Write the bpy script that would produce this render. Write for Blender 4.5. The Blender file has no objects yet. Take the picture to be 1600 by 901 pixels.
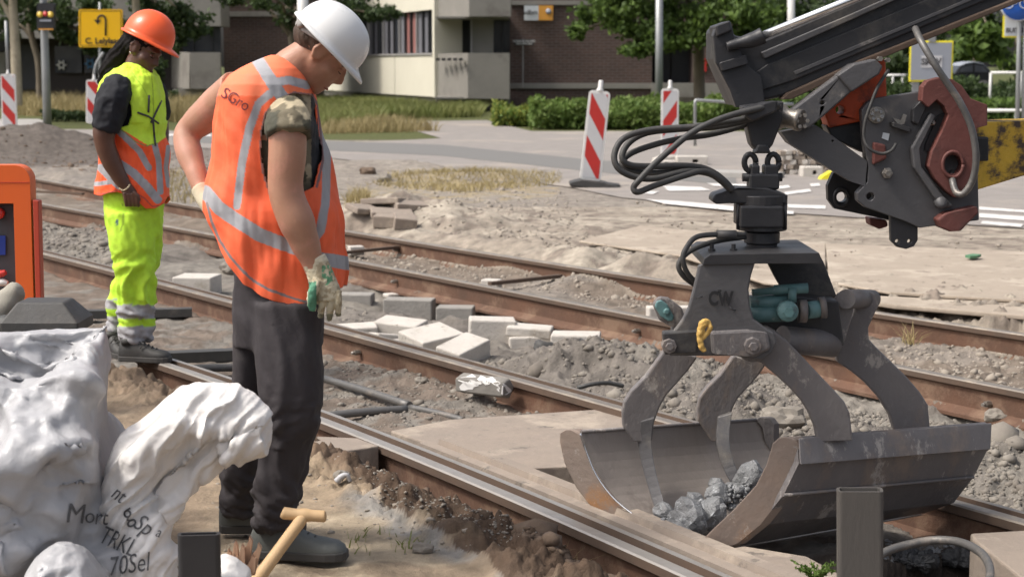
import bpy, bmesh, math, random
import numpy as np
from mathutils import Vector, Matrix
from mathutils.geometry import tessellate_polygon
from mathutils.bvhtree import BVHTree
random.seed(7); rng = np.random.default_rng(7)
S = bpy.context.scene; C = S.collection; R = math.radians
# ---------------------------------------------------------------- camera
CH = 1.55; F = 2700.0; PT = math.atan(350/F); cP, sP = math.cos(PT), math.sin(PT)
cd = bpy.data.cameras.new('camera'); cam = bpy.data.objects.new('camera', cd); C.objects.link(cam)
cam.location = (0, 0, CH); cam.rotation_euler = (math.pi/2-PT, 0, 0)
cd.sensor_width = 36; cd.lens = 36*F/1600; cd.clip_end = 2000; cd.clip_start = .05
cd.dof.use_dof = True; cd.dof.focus_distance = 6.3; cd.dof.aperture_fstop = 6.0
S.camera = cam
# ---------------------------------------------------------------- light
SUN_EL, SUN_AZ = 54, -104     # azimuth from +Y (away from the camera), negative = left
w = bpy.data.worlds.new('World'); S.world = w; w.use_nodes = True
nt = w.node_tree; bg = nt.nodes['Background']
sky = nt.nodes.new('ShaderNodeTexSky'); sky.sky_type = 'NISHITA'; sky.sun_disc = False
sky.sun_elevation = R(SUN_EL); sky.sun_rotation = R(SUN_AZ); sky.air_density = .8; sky.dust_density = 6.0; sky.ozone_density = 1
hs = nt.nodes.new('ShaderNodeHueSaturation'); hs.inputs['Saturation'].default_value = .5; nt.links.new(sky.outputs[0], hs.inputs['Color']); nt.links.new(hs.outputs[0], bg.inputs[0]); bg.inputs[1].default_value = 0.15
sd = bpy.data.lights.new('sun', 'SUN'); sd.energy = 2.0; sd.angle = R(9); sd.color = (1, .94, .85)
so = bpy.data.objects.new('sun', sd); C.objects.link(so)
sv = Vector((math.sin(R(SUN_AZ))*math.cos(R(SUN_EL)), math.cos(R(SUN_AZ))*math.cos(R(SUN_EL)), math.sin(R(SUN_EL))))
so.rotation_euler = sv.to_track_quat('Z', 'Y').to_euler(); so.location = sv*50
S.view_settings.view_transform = 'Standard'; S.view_settings.look = 'None'
S.view_settings.exposure = 0.46; S.view_settings.gamma = 1; S.view_settings.use_curve_mapping = False
S.cycles.max_bounces = 6; S.cycles.transparent_max_bounces = 8
# ---------------------------------------------------------------- projection helpers
def ray(px, py):
    a = (px-800)/F; b = (450.5-py)/F
    return a, cP+b*sP, -sP+b*cP
def G(px, py, z=0.0):
    x, y, d = ray(px, py); t = (z-CH)/d
    return Vector((x*t, y*t, z))
def D(px, py, Y):
    x, y, d = ray(px, py); t = Y/y
    return Vector((x*t, Y, CH+d*t))
def MP(Y): return Y/F
def PJ(v):
    x, y, z = v[0], v[1], v[2]-CH
    dep = y*cP-z*sP
    return 800+F*x/dep, 450.5-F*(y*sP+z*cP)/dep
# ---------------------------------------------------------------- noise (numpy gradient noise)
_p = np.arange(256); rng.shuffle(_p); _p = np.concatenate([_p, _p, _p])
_g = rng.normal(size=(256, 3)); _g /= np.linalg.norm(_g, axis=1)[:, None]
def pn(x, y, z=0.0):
    x = np.asarray(x, float); y = np.asarray(y, float)+0*x; z = np.asarray(z, float)+0*x
    xi = np.floor(x).astype(int); yi = np.floor(y).astype(int); zi = np.floor(z).astype(int)
    xf, yf, zf = x-xi, y-yi, z-zi
    f = lambda t: t*t*t*(t*(t*6-15)+10)
    u, v, ww = f(xf), f(yf), f(zf)
    def h(i, j, k):
        g = _g[_p[_p[_p[(xi+i) & 255]+((yi+j) & 255)]+((zi+k) & 255)]]
        return g[..., 0]*(xf-i)+g[..., 1]*(yf-j)+g[..., 2]*(zf-k)
    L = lambda a, b, t: a+(b-a)*t
    return L(L(L(h(0,0,0), h(1,0,0), u), L(h(0,1,0), h(1,1,0), u), v), L(L(h(0,0,1), h(1,0,1), u), L(h(0,1,1), h(1,1,1), u), v), ww)*1.6
def fbm(x, y, z=0.0, o=4, g=.5):
    s = 0; a = 1
    for i in range(o):
        s = s+a*pn(x*2**i+i*17.3, y*2**i+i*5.1, z*2**i+i*9.7); a *= g
    return s
# ---------------------------------------------------------------- object helpers
ORG = {}
def tag(o, label=None, cat=None, group=None, kind=None):
    if label: o['label'] = label
    if cat: o['category'] = cat
    if group: o['group'] = group
    if kind: o['kind'] = kind
    return o
def thing(name, label, cat, loc=(0, 0, 0), group=None):
    o = bpy.data.objects.new(name, None); C.objects.link(o); o.location = loc; o.empty_display_size = .2
    ORG[o.name] = Vector(loc)
    return tag(o, label, cat, group)
def copy_tree(o, parent=None):
    c = o.copy(); C.objects.link(c); c.parent = parent
    for ch in list(o.children): copy_tree(ch, c)
    return c
class MB:
    def __init__(s): s.v = []; s.f = []; s.m = []; s.s = []
    def add(s, vs, fs, mi=0, sm=False):
        n = len(s.v); s.v += [tuple(x) for x in vs]
        for f in fs: s.f.append(tuple(i+n for i in f)); s.m.append(mi); s.s.append(sm)
        return s
    def box(s, c, size, rz=0, rx=0, ry=0, mi=0, M=None):
        a, b, h = size[0]/2, size[1]/2, size[2]/2
        T = M if M is not None else Matrix.Translation(c) @ Matrix.Rotation(rz, 4, 'Z') @ Matrix.Rotation(rx, 4, 'X') @ Matrix.Rotation(ry, 4, 'Y')
        vs = [T @ Vector((x, y, z)) for z in (-h, h) for y in (-b, b) for x in (-a, a)]
        return s.add(vs, [(0,2,3,1),(4,5,7,6),(0,1,5,4),(2,6,7,3),(0,4,6,2),(1,3,7,5)], mi)
    def tube(s, pts, rad, n=12, mi=0, sm=True, caps=True, flat=1.0, up=None):
        pts = [Vector(p) for p in pts]
        if not hasattr(rad, '__len__'): rad = [rad]*len(pts)
        prev = None; rings = []
        for i, p in enumerate(pts):
            t = (pts[min(i+1, len(pts)-1)]-pts[max(i-1, 0)])
            t = t.normalized() if t.length > 1e-9 else Vector((0, 0, 1))
            if prev is None:
                a = Vector(up) if up else (Vector((0, 1, 0)) if abs(t.y) < .9 else Vector((1, 0, 0)))
                a = (a-t*a.dot(t)).normalized()
            else:
                a = (prev-t*prev.dot(t)).normalized()
            prev = a; b = t.cross(a)
            rings.append([p+(a*math.cos(2*math.pi*k/n)*flat+b*math.sin(2*math.pi*k/n))*rad[i] for k in range(n)])
        return s.loft(rings, mi, sm, caps)
    def loft(s, rings, mi=0, sm=True, caps=True):
        n = len(rings[0]); vs = [v for r in rings for v in r]; fs = []
        for i in range(len(rings)-1):
            for k in range(n):
                k2 = (k+1) % n; fs.append((i*n+k, i*n+k2, (i+1)*n+k2, (i+1)*n+k))
        s.add(vs, fs, mi, sm)
        if caps:
            b = len(s.v)-len(vs)
            s.f.append(tuple(b+k for k in range(n))[::-1]); s.m.append(mi); s.s.append(False)
            s.f.append(tuple(b+(len(rings)-1)*n+k for k in range(n))); s.m.append(mi); s.s.append(False)
        return s
    def cyl(s, a, b, r, n=16, mi=0, sm=True): return s.tube([a, b], [r, r], n, mi, sm)
    def lathe(s, c, prof, n=24, mi=0, sm=True, axis=None):
        q = Vector(axis).to_track_quat('Z', 'Y') if axis else None; c = Vector(c); rings = []
        for r, z in prof:
            ring = []
            for k in range(n):
                v = Vector((r*math.cos(2*math.pi*k/n), r*math.sin(2*math.pi*k/n), z))
                ring.append(c+(q @ v if q else v))
            rings.append(ring)
        return s.loft(rings, mi, sm, True)
    def ell(s, c, r, M=None, n=16, mi=0):
        vs = []; fs = []; c = Vector(c)
        for i in range(n//2+1):
            th = math.pi*i/(n//2)
            for k in range(n):
                ph = 2*math.pi*k/n
                v = Vector((r[0]*math.sin(th)*math.cos(ph), r[1]*math.sin(th)*math.sin(ph), r[2]*math.cos(th)))
                vs.append(c+(M @ v if M is not None else v))
        for i in range(n//2):
            for k in range(n):
                k2 = (k+1) % n; fs.append((i*n+k, (i+1)*n+k, (i+1)*n+k2, i*n+k2))
        return s.add(vs, fs, mi, True)
    def prism(s, pts, ext, holes=(), mi=0, mi_side=None):
        """pts: 3D loop; ext: extrusion vector; holes: list of 3D loops"""
        ext = Vector(ext); loops = [[Vector(p) for p in pts]]+[[Vector(p) for p in h] for h in holes]
        tris = tessellate_polygon(loops); allv = [p for l in loops for p in l]; n = len(allv)
        fs = [tuple(t) for t in tris]+[tuple(i+n for i in t)[::-1] for t in tris]
        s.add(allv+[p+ext for p in allv], fs, mi)
        b = len(s.v)-2*n; o = 0
        for l in loops:
            m = len(l)
            for k in range(m):
                k2 = (k+1) % m
                s.f.append((b+o+k, b+o+k2, b+n+o+k2, b+n+o+k)); s.m.append(mi if mi_side is None else mi_side); s.s.append(False)
            o += m
        return s
    def build(s, name, mat, parent=None, org=None, bevel=0, fixn=True):
        if org is None and parent is None: va = np.array(s.v); org = (va[:,0].mean(), va[:,1].mean(), va[:,2].min())
        o0 = ORG[parent.name] if parent is not None else Vector(org)
        me = bpy.data.meshes.new(name)
        me.from_pydata([(a-o0.x, b-o0.y, c-o0.z) for a, b, c in s.v], [], s.f)
        for m in (mat if isinstance(mat, (list, tuple)) else [mat]): me.materials.append(m)
        me.polygons.foreach_set('material_index', s.m); me.polygons.foreach_set('use_smooth', s.s)
        if fixn:
            bm = bmesh.new(); bm.from_mesh(me); bmesh.ops.recalc_face_normals(bm, faces=bm.faces); bm.to_mesh(me); bm.free()
        me.update()
        o = bpy.data.objects.new(name, me); C.objects.link(o)
        if parent is not None: o.parent = parent
        else: o.location = o0
        ORG[o.name] = o0
        if bevel:
            b = o.modifiers.new('bevel', 'BEVEL'); b.width = bevel; b.segments = 2; b.limit_method = 'ANGLE'; b.angle_limit = R(40)
        return o
def npmesh(name, V, Fc, mat, parent=None, smooth=False, col=None, org=(0, 0, 0)):
    """fast mesh from numpy arrays; Fc (n,k) faces"""
    o0 = ORG[parent.name] if parent is not None else Vector(org)
    V = np.asarray(V, float)-np.array(o0)
    me = bpy.data.meshes.new(name); Fc = np.asarray(Fc, np.int32); n, k = Fc.shape
    me.vertices.add(len(V)); me.vertices.foreach_set('co', V.ravel())
    me.loops.add(n*k); me.loops.foreach_set('vertex_index', Fc.ravel())
    me.polygons.add(n); me.polygons.foreach_set('loop_start', np.arange(n)*k)
    try: me.polygons.foreach_set('loop_total', np.full(n, k))
    except Exception: pass
    if smooth: me.polygons.foreach_set('use_smooth', np.ones(n, bool))
    me.update(calc_edges=True); me.validate()
    if col is not None:
        ca = me.color_attributes.new('Col', 'FLOAT_COLOR', 'POINT')
        ca.data.foreach_set('color', np.concatenate([col, np.ones((len(col), 1))], 1).ravel())
    for m in (mat if isinstance(mat, (list, tuple)) else [mat]): me.materials.append(m)
    o = bpy.data.objects.new(name, me); C.objects.link(o)
    if parent is not None: o.parent = parent
    else: o.location = o0
    ORG[o.name] = o0
    return o
def remesh(o, vox, smooth=4, fac=.5):
    """merge an object's shells into one continuous surface"""
    m = o.modifiers.new('r', 'REMESH'); m.mode = 'VOXEL'; m.voxel_size = vox; m.use_smooth_shade = True
    if smooth:
        s = o.modifiers.new('s', 'SMOOTH'); s.iterations = smooth; s.factor = fac
    dg = bpy.context.evaluated_depsgraph_get(); dg.update()
    me = bpy.data.meshes.new_from_object(o.evaluated_get(dg)); mats = list(o.data.materials)
    o.modifiers.clear(); o.data = me
    if not me.materials:
        for q in mats: me.materials.append(q)
    return o
def coords(o):
    me = o.data; a = np.empty(len(me.vertices)*3); me.vertices.foreach_get('co', a)
    return a.reshape(-1, 3)+np.array(ORG[o.name])
def normals(o):
    me = o.data; a = np.empty(len(me.vertices)*3); me.vertices.foreach_get('normal', a); return a.reshape(-1, 3)
def setco(o, V):
    o.data.vertices.foreach_set('co', (V-np.array(ORG[o.name])).ravel()); o.data.update()
def displace(o, fn):
    V = coords(o); N = normals(o); setco(o, V+N*fn(V)[:, None])
def pjn(V):
    x, y, z = V[:, 0], V[:, 1], V[:, 2]-CH; dep = y*cP-z*sP
    return 800+F*x/dep, 450.5-F*(y*sP+z*cP)/dep
def inpoly(X, Y, poly):
    r = np.zeros(len(X), bool); n = len(poly)
    for i in range(n):
        x1, y1 = poly[i]; x2, y2 = poly[(i+1) % n]
        if y1 == y2: continue
        c = ((Y > y1) != (Y > y2)) & (X < (x2-x1)*(Y-y1)/(y2-y1)+x1); r ^= c
    return r
def dline(X, Y, pts):
    d = np.full(len(X), 1e9)
    for (x1, y1), (x2, y2) in zip(pts[:-1], pts[1:]):
        L = (x2-x1)**2+(y2-y1)**2; t = np.clip(((X-x1)*(x2-x1)+(Y-y1)*(y2-y1))/L, 0, 1)
        d = np.minimum(d, np.hypot(X-x1-t*(x2-x1), Y-y1-t*(y2-y1)))
    return d
def paint(o, base, ops):
    """a garment's own colour pattern as a point colour attribute"""
    V = coords(o); X, Y = pjn(V); col = np.tile(np.array(base, float), (len(V), 1))
    for op in ops:
        if op[0] == 'poly': m = inpoly(X, Y, op[1]); c = op[2]
        elif op[0] == 'line': m = dline(X, Y, op[1]) < op[2]/2; c = op[3]
        else: m = op[1](V, X, Y); c = op[2]
        col[m] = c
    ca = o.data.color_attributes.new('Col', 'FLOAT_COLOR', 'POINT')
    ca.data.foreach_set('color', np.concatenate([col, np.ones((len(col), 1))], 1).ravel())
# ---------------------------------------------------------------- materials
def mk(name, c1, c2=None, sc=4, rough=.7, metal=0, bump=.1, bsc=30, c3=None, sc3=1.5, w3=.5, wear=None, vcol=False, det=6, rv=.1, stretch=None, spec=.5, sss=0, sharp=.25, trans=0):
    m = bpy.data.materials.new(name); m.use_nodes = True; t = m.node_tree; N = t.nodes; Lk = t.links
    b = N['Principled BSDF']; tc = N.new('ShaderNodeTexCoord'); src = tc.outputs['Object']
    if stretch:
        mp = N.new('ShaderNodeMapping'); mp.inputs['Scale'].default_value = stretch; Lk.new(src, mp.inputs[0]); src = mp.outputs[0]
    def noise_(scale, d=det, r=.6):
        n = N.new('ShaderNodeTexNoise'); n.inputs['Scale'].default_value = scale; n.inputs['Detail'].default_value = d; n.inputs['Roughness'].default_value = r
        Lk.new(src, n.inputs[0]); return n.outputs[0]
    def ramp(s, a, bb):
        r = N.new('ShaderNodeMapRange'); r.inputs[1].default_value = a; r.inputs[2].default_value = bb; Lk.new(s, r.inputs[0]); return r.outputs[0]
    def mix(fac, a, bcol, typ='MIX'):
        x = N.new('ShaderNodeMix'); x.data_type = 'RGBA'; x.blend_type = typ
        for sock, val in ((x.inputs[0], fac), (x.inputs[6], a), (x.inputs[7], bcol)):
            if isinstance(val, bpy.types.NodeSocket): Lk.new(val, sock)
            elif isinstance(val, (int, float)): sock.default_value = val
            else: sock.default_value = (*val, 1)
        return x.outputs[2]
    n1 = noise_(sc)
    if vcol:
        at = N.new('ShaderNodeAttribute'); at.attribute_name = 'Col'
        v = ramp(n1, .25, .75); mm = N.new('ShaderNodeMapRange'); mm.inputs[3].default_value = 1-vcol; mm.inputs[4].default_value = 1+vcol; Lk.new(n1, mm.inputs[0]); mm.inputs[1].default_value = .25; mm.inputs[2].default_value = .75
        cb = N.new('ShaderNodeCombineXYZ')
        for i in range(3): Lk.new(mm.outputs[0], cb.inputs[i])
        col = mix(1.0, at.outputs[0], cb.outputs[0], 'MULTIPLY')
    else:
        col = mix(ramp(n1, .5-sharp, .5+sharp), c1, c2 or tuple(x*.75 for x in c1))
    if c3:
        n3 = noise_(sc3, 8, .7); col = mix(ramp(n3, w3, w3+.12), col, c3)
    if wear:   # (colour, amount) lighter scuffs
        n4 = noise_(wear[2], 10, .75); col = mix(ramp(n4, wear[1], wear[1]+.06), col, wear[0])
    Lk.new(col, b.inputs['Base Color'])
    rr = N.new('ShaderNodeMapRange'); rr.inputs[1].default_value = .3; rr.inputs[2].default_value = .7
    rr.inputs[3].default_value = max(0, rough-rv); rr.inputs[4].default_value = min(1, rough+rv); Lk.new(n1, rr.inputs[0]); Lk.new(rr.outputs[0], b.inputs['Roughness'])
    b.inputs['Metallic'].default_value = metal; b.inputs['Specular IOR Level'].default_value = spec
    if sss: b.inputs['Subsurface Weight'].default_value = sss; b.inputs['Subsurface Radius'].default_value = (.02, .008, .004)
    if trans: b.inputs['Transmission Weight'].default_value = trans
    if bump:
        bp = N.new('ShaderNodeBump'); bp.inputs['Strength'].default_value = bump; bp.inputs['Distance'].default_value = .01
        Lk.new(noise_(bsc, 6, .65), bp.inputs['Height']); Lk.new(bp.outputs[0], b.inputs['Normal'])
    return m
def crinkled(m, s1=14, s2=34, st=.35):
    t = m.node_tree; N = t.nodes; b = N['Principled BSDF']; tc = N.new('ShaderNodeTexCoord'); nz = N.new('ShaderNodeTexNoise'); nz.inputs['Scale'].default_value = 5; ad = N.new('ShaderNodeMix'); ad.data_type = 'VECTOR'; ad.inputs[0].default_value = .18
    t.links.new(tc.outputs['Object'], nz.inputs[0]); t.links.new(tc.outputs['Object'], ad.inputs[4]); t.links.new(nz.outputs['Color'], ad.inputs[5]); prev = b.inputs['Normal'].links[0].from_socket if b.inputs['Normal'].links else None
    for sc, dist in ((s1, .03), (s2, .010)):
        v = N.new('ShaderNodeTexVoronoi'); v.inputs['Scale'].default_value = sc; t.links.new(ad.outputs[1], v.inputs[0]); bp = N.new('ShaderNodeBump'); bp.inputs['Strength'].default_value = st; bp.inputs['Distance'].default_value = dist
        t.links.new(v.outputs['Distance'], bp.inputs['Height'])
        if prev: t.links.new(prev, bp.inputs['Normal'])
        prev = bp.outputs[0]
    t.links.new(prev, b.inputs['Normal']); return m
def leafmat(name, c1, c2):
    m = mk(name, c1, c2, sc=.9, rough=.6, bump=0, spec=.3); t = m.node_tree; b = t.nodes['Principled BSDF']
    tr = t.nodes.new('ShaderNodeBsdfTranslucent'); mx = t.nodes.new('ShaderNodeMixShader'); mx.inputs[0].default_value = .3
    col = b.inputs['Base Color'].links[0].from_socket; t.links.new(col, tr.inputs[0]); t.links.new(b.outputs[0], mx.inputs[1]); t.links.new(tr.outputs[0], mx.inputs[2])
    t.links.new(mx.outputs[0], t.nodes['Material Output'].inputs[0]); return m
M = dict(
 ground=mk('ground', (0,0,0), sc=9, rough=.95, vcol=.45, bump=1.0, bsc=55, spec=.2, det=10),
 road=mk('asphalt', (.26,.235,.215), (.215,.195,.18), sc=3, rough=.9, bump=.3, bsc=60, c3=(.32,.28,.24), sc3=.35, w3=.52),
 asphalt_dark=mk('asphalt_dark', (.145,.14,.135), (.165,.16,.15), sc=3, rough=.85, bump=.2),
 paving=mk('paving', (.36,.34,.32), (.3,.29,.27), sc=3, rough=.9),
 paint=mk('road_paint', (.74,.72,.69), (.5,.48,.46), sc=6, rough=.8, bump=.1, c3=(.25,.24,.22), sc3=8, w3=.56),
 steel_head=mk('rail_head', (.25,.22,.19), (.19,.165,.14), sc=8, rough=.5, metal=.4, bump=.1, bsc=60, c3=(.33,.28,.22), sc3=5, w3=.5),
 steel_shiny=mk('rail_head_bright', (.40,.37,.34), (.28,.26,.235), sc=6, rough=.42, metal=.45, bump=.08, bsc=50, c3=(.3,.27,.23), sc3=9, w3=.58),
 rust=mk('rail_rust', (.135,.066,.038), (.085,.05,.035), sc=5, rough=.88, bump=.5, bsc=40, c3=(.19,.12,.08), sc3=3, w3=.5),
 rust_dark=mk('rail_rust_dark', (.075,.052,.038), (.11,.07,.048), sc=6, rough=.85, bump=.3),
 dustplate=mk('dusty_plate', (.35,.29,.23), (.29,.245,.195), sc=3, rough=.9, bump=.4, bsc=20, c3=(.42,.36,.29), sc3=2, w3=.5, wear=((.2,.16,.13), 0.570, 5)),
 slab=mk('slab_concrete', (.29,.235,.19), (.23,.195,.165), sc=4, rough=.92, bump=.5, bsc=30, c3=(.37,.31,.25), sc3=3, w3=.52, wear=((.15,.13,.11), 0.590, 8)),
 concrete_shaded=mk('shaded_block', (.30,.285,.26), (.24,.225,.205), sc=7, rough=.92, bump=.6, bsc=50, c3=(.2,.175,.15), sc3=4, w3=.55),  # block concrete coloured darker to give the shade under the rail
 concrete=mk('concrete_block', (.56,.52,.47), (.46,.43,.39), sc=7, rough=.92, bump=.6, bsc=50, c3=(.34,.30,.25), sc3=4, w3=.54, wear=((.25,.22,.18), .6, 12)),
 blackm=mk('black_paint', (.028,.028,.031), (.042,.041,.043), sc=5, rough=.45, metal=.1, bump=.15, bsc=40, c3=(.085,.078,.07), sc3=4, w3=.55, wear=((.2,.18,.165), 0.650, 9)),
 greym=mk('grey_paint', (.115,.112,.116), (.085,.083,.086), sc=5, rough=.5, metal=.2, bump=.2, bsc=40, c3=(.17,.155,.14), sc3=4, w3=.56, wear=((.3,.27,.25), 0.630, 8)),
 grabm=mk('grab_steel', (.20,.185,.18), (.125,.115,.118), sc=5, rough=.55, metal=.2, bump=.45, bsc=30, c3=(.225,.185,.158), sc3=5, w3=.52, wear=((.36,.33,.30), .57, 9), stretch=(1,1,.6)),
 grabin=mk('grab_inside', (.33,.29,.26), (.24,.21,.19), sc=5, rough=.5, metal=.25, bump=.3, bsc=25, c3=(.15,.125,.11), sc3=3, w3=.55, stretch=(1,1,.35)),
 lip=mk('worn_lip', (.33,.25,.20), (.24,.2,.175), sc=5, rough=.5, metal=.2, bump=.35, bsc=30, c3=(.40,.20,.08), sc3=3.5, w3=.52, wear=((.42,.38,.34), 0.600, 14)),
 chrome=mk('chrome', (.85,.85,.86), (.75,.75,.76), sc=3, rough=.2, metal=.9, bump=0),
 silver=mk('silver_bolt', (.4,.37,.33), (.2,.18,.16), sc=25, rough=.4, metal=.7, bump=.4),
 teal=mk('teal_paint', (.13,.25,.25), (.08,.16,.165), sc=8, rough=.5, bump=.3, c3=(.06,.05,.045), sc3=9, w3=.56, wear=((.3,.36,.35), 0.590, 14)),
 redc=mk('red_primer', (.16,.052,.042), (.115,.04,.033), sc=6, rough=.6, bump=.3, c3=(.07,.035,.03), sc3=5, w3=.55),
 orangep=mk('orange_paint', (.72,.11,.03), (.55,.08,.025), sc=5, rough=.5, bump=.1, c3=(.2,.05,.03), sc3=6, w3=.58),
 machine=mk('machine_orange', (.74,.13,.02), (.66,.11,.02), sc=3, rough=.42, bump=.03, c3=(.5,.13,.05), sc3=3, w3=.6),
 machine_red=mk('machine_red', (.5,.06,.03), (.42,.05,.025), sc=3, rough=.45, bump=.03),
 yellowc=mk('worn_yellow', (.72,.45,.03), (.5,.3,.03), sc=9, rough=.65, bump=.6, bsc=30, c3=(.07,.045,.03), sc3=9, w3=.47, stretch=(1,1,1.6)),
 rubber=mk('rubber', (.04,.04,.04), (.06,.057,.053), sc=12, rough=.6, bump=.2, bsc=60, c3=(.09,.082,.075), sc3=6, w3=.58),
 greypipe=mk('grey_pipe', (.16,.155,.15), (.11,.105,.1), sc=10, rough=.5, metal=.4, bump=.2, c3=(.25,.22,.19), sc3=8, w3=.55),
 wood=mk('ash_wood', (.58,.40,.22), (.5,.33,.17), sc=6, rough=.6, bump=.15, stretch=(1,1,.2)),
 splinter=mk('split_wood', (.5,.33,.22), (.33,.19,.12), sc=12, rough=.8, bump=.4, stretch=(3,3,.3)),
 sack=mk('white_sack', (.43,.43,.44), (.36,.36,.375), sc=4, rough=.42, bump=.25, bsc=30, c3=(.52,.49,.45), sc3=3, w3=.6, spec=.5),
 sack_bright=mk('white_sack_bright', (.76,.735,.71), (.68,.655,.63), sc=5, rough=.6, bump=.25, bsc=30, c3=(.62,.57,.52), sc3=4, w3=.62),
 ink=mk('marker_ink', (.05,.05,.055), (.16,.16,.165), sc=30, rough=.6, bump=0),
 brick=None, 
 panelw=mk('cream_panel', (.66,.63,.52), (.6,.57,.47), sc=.6, rough=.8, bump=.05),
 conc_fine=mk('washed_concrete', (.25,.235,.21), (.205,.195,.175), sc=1.2, rough=.95, bump=.6, bsc=6, c3=(.17,.155,.14), sc3=.7, w3=.55),
 glass=mk('window_glass', (.03,.035,.045), (.06,.065,.075), sc=.8, rough=.12, bump=0, spec=.8),
 frame=mk('window_frame', (.35,.34,.33), (.28,.27,.26), sc=2, rough=.6, bump=0),
 frame_dark=mk('dark_frame', (.03,.03,.035), (.04,.04,.04), sc=2, rough=.6, bump=0),
 curtain=mk('curtain', (.2,.2,.22), (.1,.1,.12), sc=2.2, rough=.9, bump=0, stretch=(1.6,1,.02)),
 curtain_red=mk('curtain_red', (.2,.05,.05), (.3,.15,.13), sc=3, rough=.9, bump=0, stretch=(1.6,1,.02)),
 dark_in=mk('dark_interior', (.035,.03,.028), (.05,.042,.038), sc=1, rough=.9, bump=0),
 metal_pole=mk('galvanised', (.33,.34,.34), (.27,.28,.28), sc=3, rough=.5, metal=.5, bump=.05),
 white_pl=mk('white_plastic', (.72,.71,.69), (.64,.63,.61), sc=5, rough=.5, bump=.05),
 red_pl=mk('red_reflective', (.5,.03,.025), (.42,.025,.02), sc=5, rough=.4, bump=0),
 white_rf=mk('white_reflective', (.56,.56,.57), (.5,.5,.51), sc=5, rough=.4, bump=0),
 sign_y=mk('sign_yellow', (.95,.54,.005), (.9,.5,.005), sc=2, rough=.4, bump=0),
 sign_o=mk('sign_orange', (.72,.34,.05), (.66,.3,.05), sc=2, rough=.4, bump=0),
 sign_w=mk('sign_white', (.6,.63,.66), (.55,.58,.6), sc=2, rough=.4, bump=0),
 sign_g=mk('sign_grey', (.3,.32,.36), (.27,.29,.33), sc=2, rough=.5, bump=0),
 sign_b=mk('sign_blue', (.01,.10,.45), (.01,.085,.4), sc=2, rough=.35, bump=0),
 black=mk('black_plain', (.015,.015,.017), (.02,.02,.022), sc=2, rough=.5, bump=0),
 bark=mk('bark', (.20,.165,.12), (.10,.08,.06), sc=5, rough=.95, bump=.8, bsc=12, c3=(.05,.045,.035), sc3=2.5, w3=.56, stretch=(1,1,.35)),
 birch=mk('pale_bark', (.42,.36,.26), (.25,.22,.16), sc=4, rough=.9, bump=.5, bsc=10, c3=(.12,.10,.075), sc3=2, w3=.57),
 leaf=leafmat('leaf', (.10,.155,.04), (.06,.10,.025)),
 leaf_lt=leafmat('leaf_light', (.16,.24,.05), (.09,.15,.035)),
 leaf_dk=leafmat('leaf_dark', (.05,.08,.028), (.032,.052,.02)),
 leaf_yl=leafmat('leaf_yellow', (.32,.34,.07), (.18,.22,.05)),
 dry=leafmat('dry_grass', (.42,.34,.17), (.28,.23,.11)),
 grass=leafmat('green_grass', (.15,.19,.05), (.25,.25,.09)),
 carp=mk('car_paint', (.012,.013,.015), (.02,.02,.02), sc=1, rough=.2, bump=0),
 skin=mk('skin', (.46,.25,.165), (.37,.18,.115), sc=14, rough=.48, bump=.16, bsc=160, sss=.10, c3=(.50,.25,.175), sc3=7, w3=.5, wear=((.30,.15,.10), .64, 60)),
 skin_dk=mk('skin_dark', (.125,.06,.04), (.09,.042,.028), sc=9, rough=.45, bump=.04, bsc=90, sss=.05),
 hair=mk('brown_hair', (.085,.052,.033), (.05,.03,.02), sc=40, rough=.7, bump=.8, bsc=150, stretch=(1,1,.3)),
 hair_bl=mk('black_hair', (.006,.005,.005), (.011,.009,.009), sc=30, rough=.8, bump=.5, bsc=80, stretch=(1,1,.25), spec=.15),
 helm_w=mk('helmet_white', (.78,.78,.77), (.73,.73,.72), sc=6, rough=.3, bump=.03, wear=((.35,.34,.32), 0.670, 25)),
 helm_o=mk('helmet_orange', (.92,.13,.035), (.86,.115,.03), sc=6, rough=.35, bump=.03),
 vest=mk('hi_vis_vest', (0,0,0), sc=14, rough=.7, vcol=.10, bump=.15, bsc=60),
 cloth=mk('painted_cloth', (0,0,0), sc=18, rough=.85, vcol=.14, bump=.2, bsc=80),
 trouser=mk('dark_trouser', (.030,.025,.028), (.042,.036,.039), sc=8, rough=.8, bump=.2, bsc=60, c3=(.055,.048,.046), sc3=5, w3=.58),
 shoe=mk('grey_shoe', (.12,.128,.122), (.09,.096,.092), sc=10, rough=.6, bump=.2, c3=(.16,.14,.12), sc3=10, w3=.6),
 sole=mk('sole', (.045,.045,.045), (.06,.055,.05), sc=10, rough=.7),
 shoe_bk=mk('black_shoe', (.03,.03,.03), (.045,.043,.04), sc=10, rough=.6, bump=.2, c3=(.11,.10,.085), sc3=12, w3=.6),
 asphalt_lump=mk('asphalt_lump', (.27,.275,.28), (.10,.103,.108), sc=16, rough=.4, bump=1, bsc=50, wear=((.5,.52,.54), 0.570, 30), spec=.7),
 blue_lbl=mk('blue_label', (.02,.05,.3), (.02,.04,.25), sc=2, rough=.4, bump=0),
 red_btn=mk('red_button', (.6,.05,.04), (.5,.04,.03), sc=2, rough=.3, bump=0),
 plasticyel=mk('yellow_plastic', (.8,.7,.03), (.75,.65,.03), sc=2, rough=.4, bump=0),
 lampy=mk('amber_lens', (.7,.5,.06), (.6,.4,.05), sc=2, rough=.3, bump=0),
 clothbag=mk('grey_cloth', (.34,.32,.27), (.27,.255,.215), sc=8, rough=.9, bump=.3, bsc=30),
)
crinkled(M['sack'], 16, 40, .12); crinkled(M['sack_bright'], 20, 44, .10)
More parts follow.
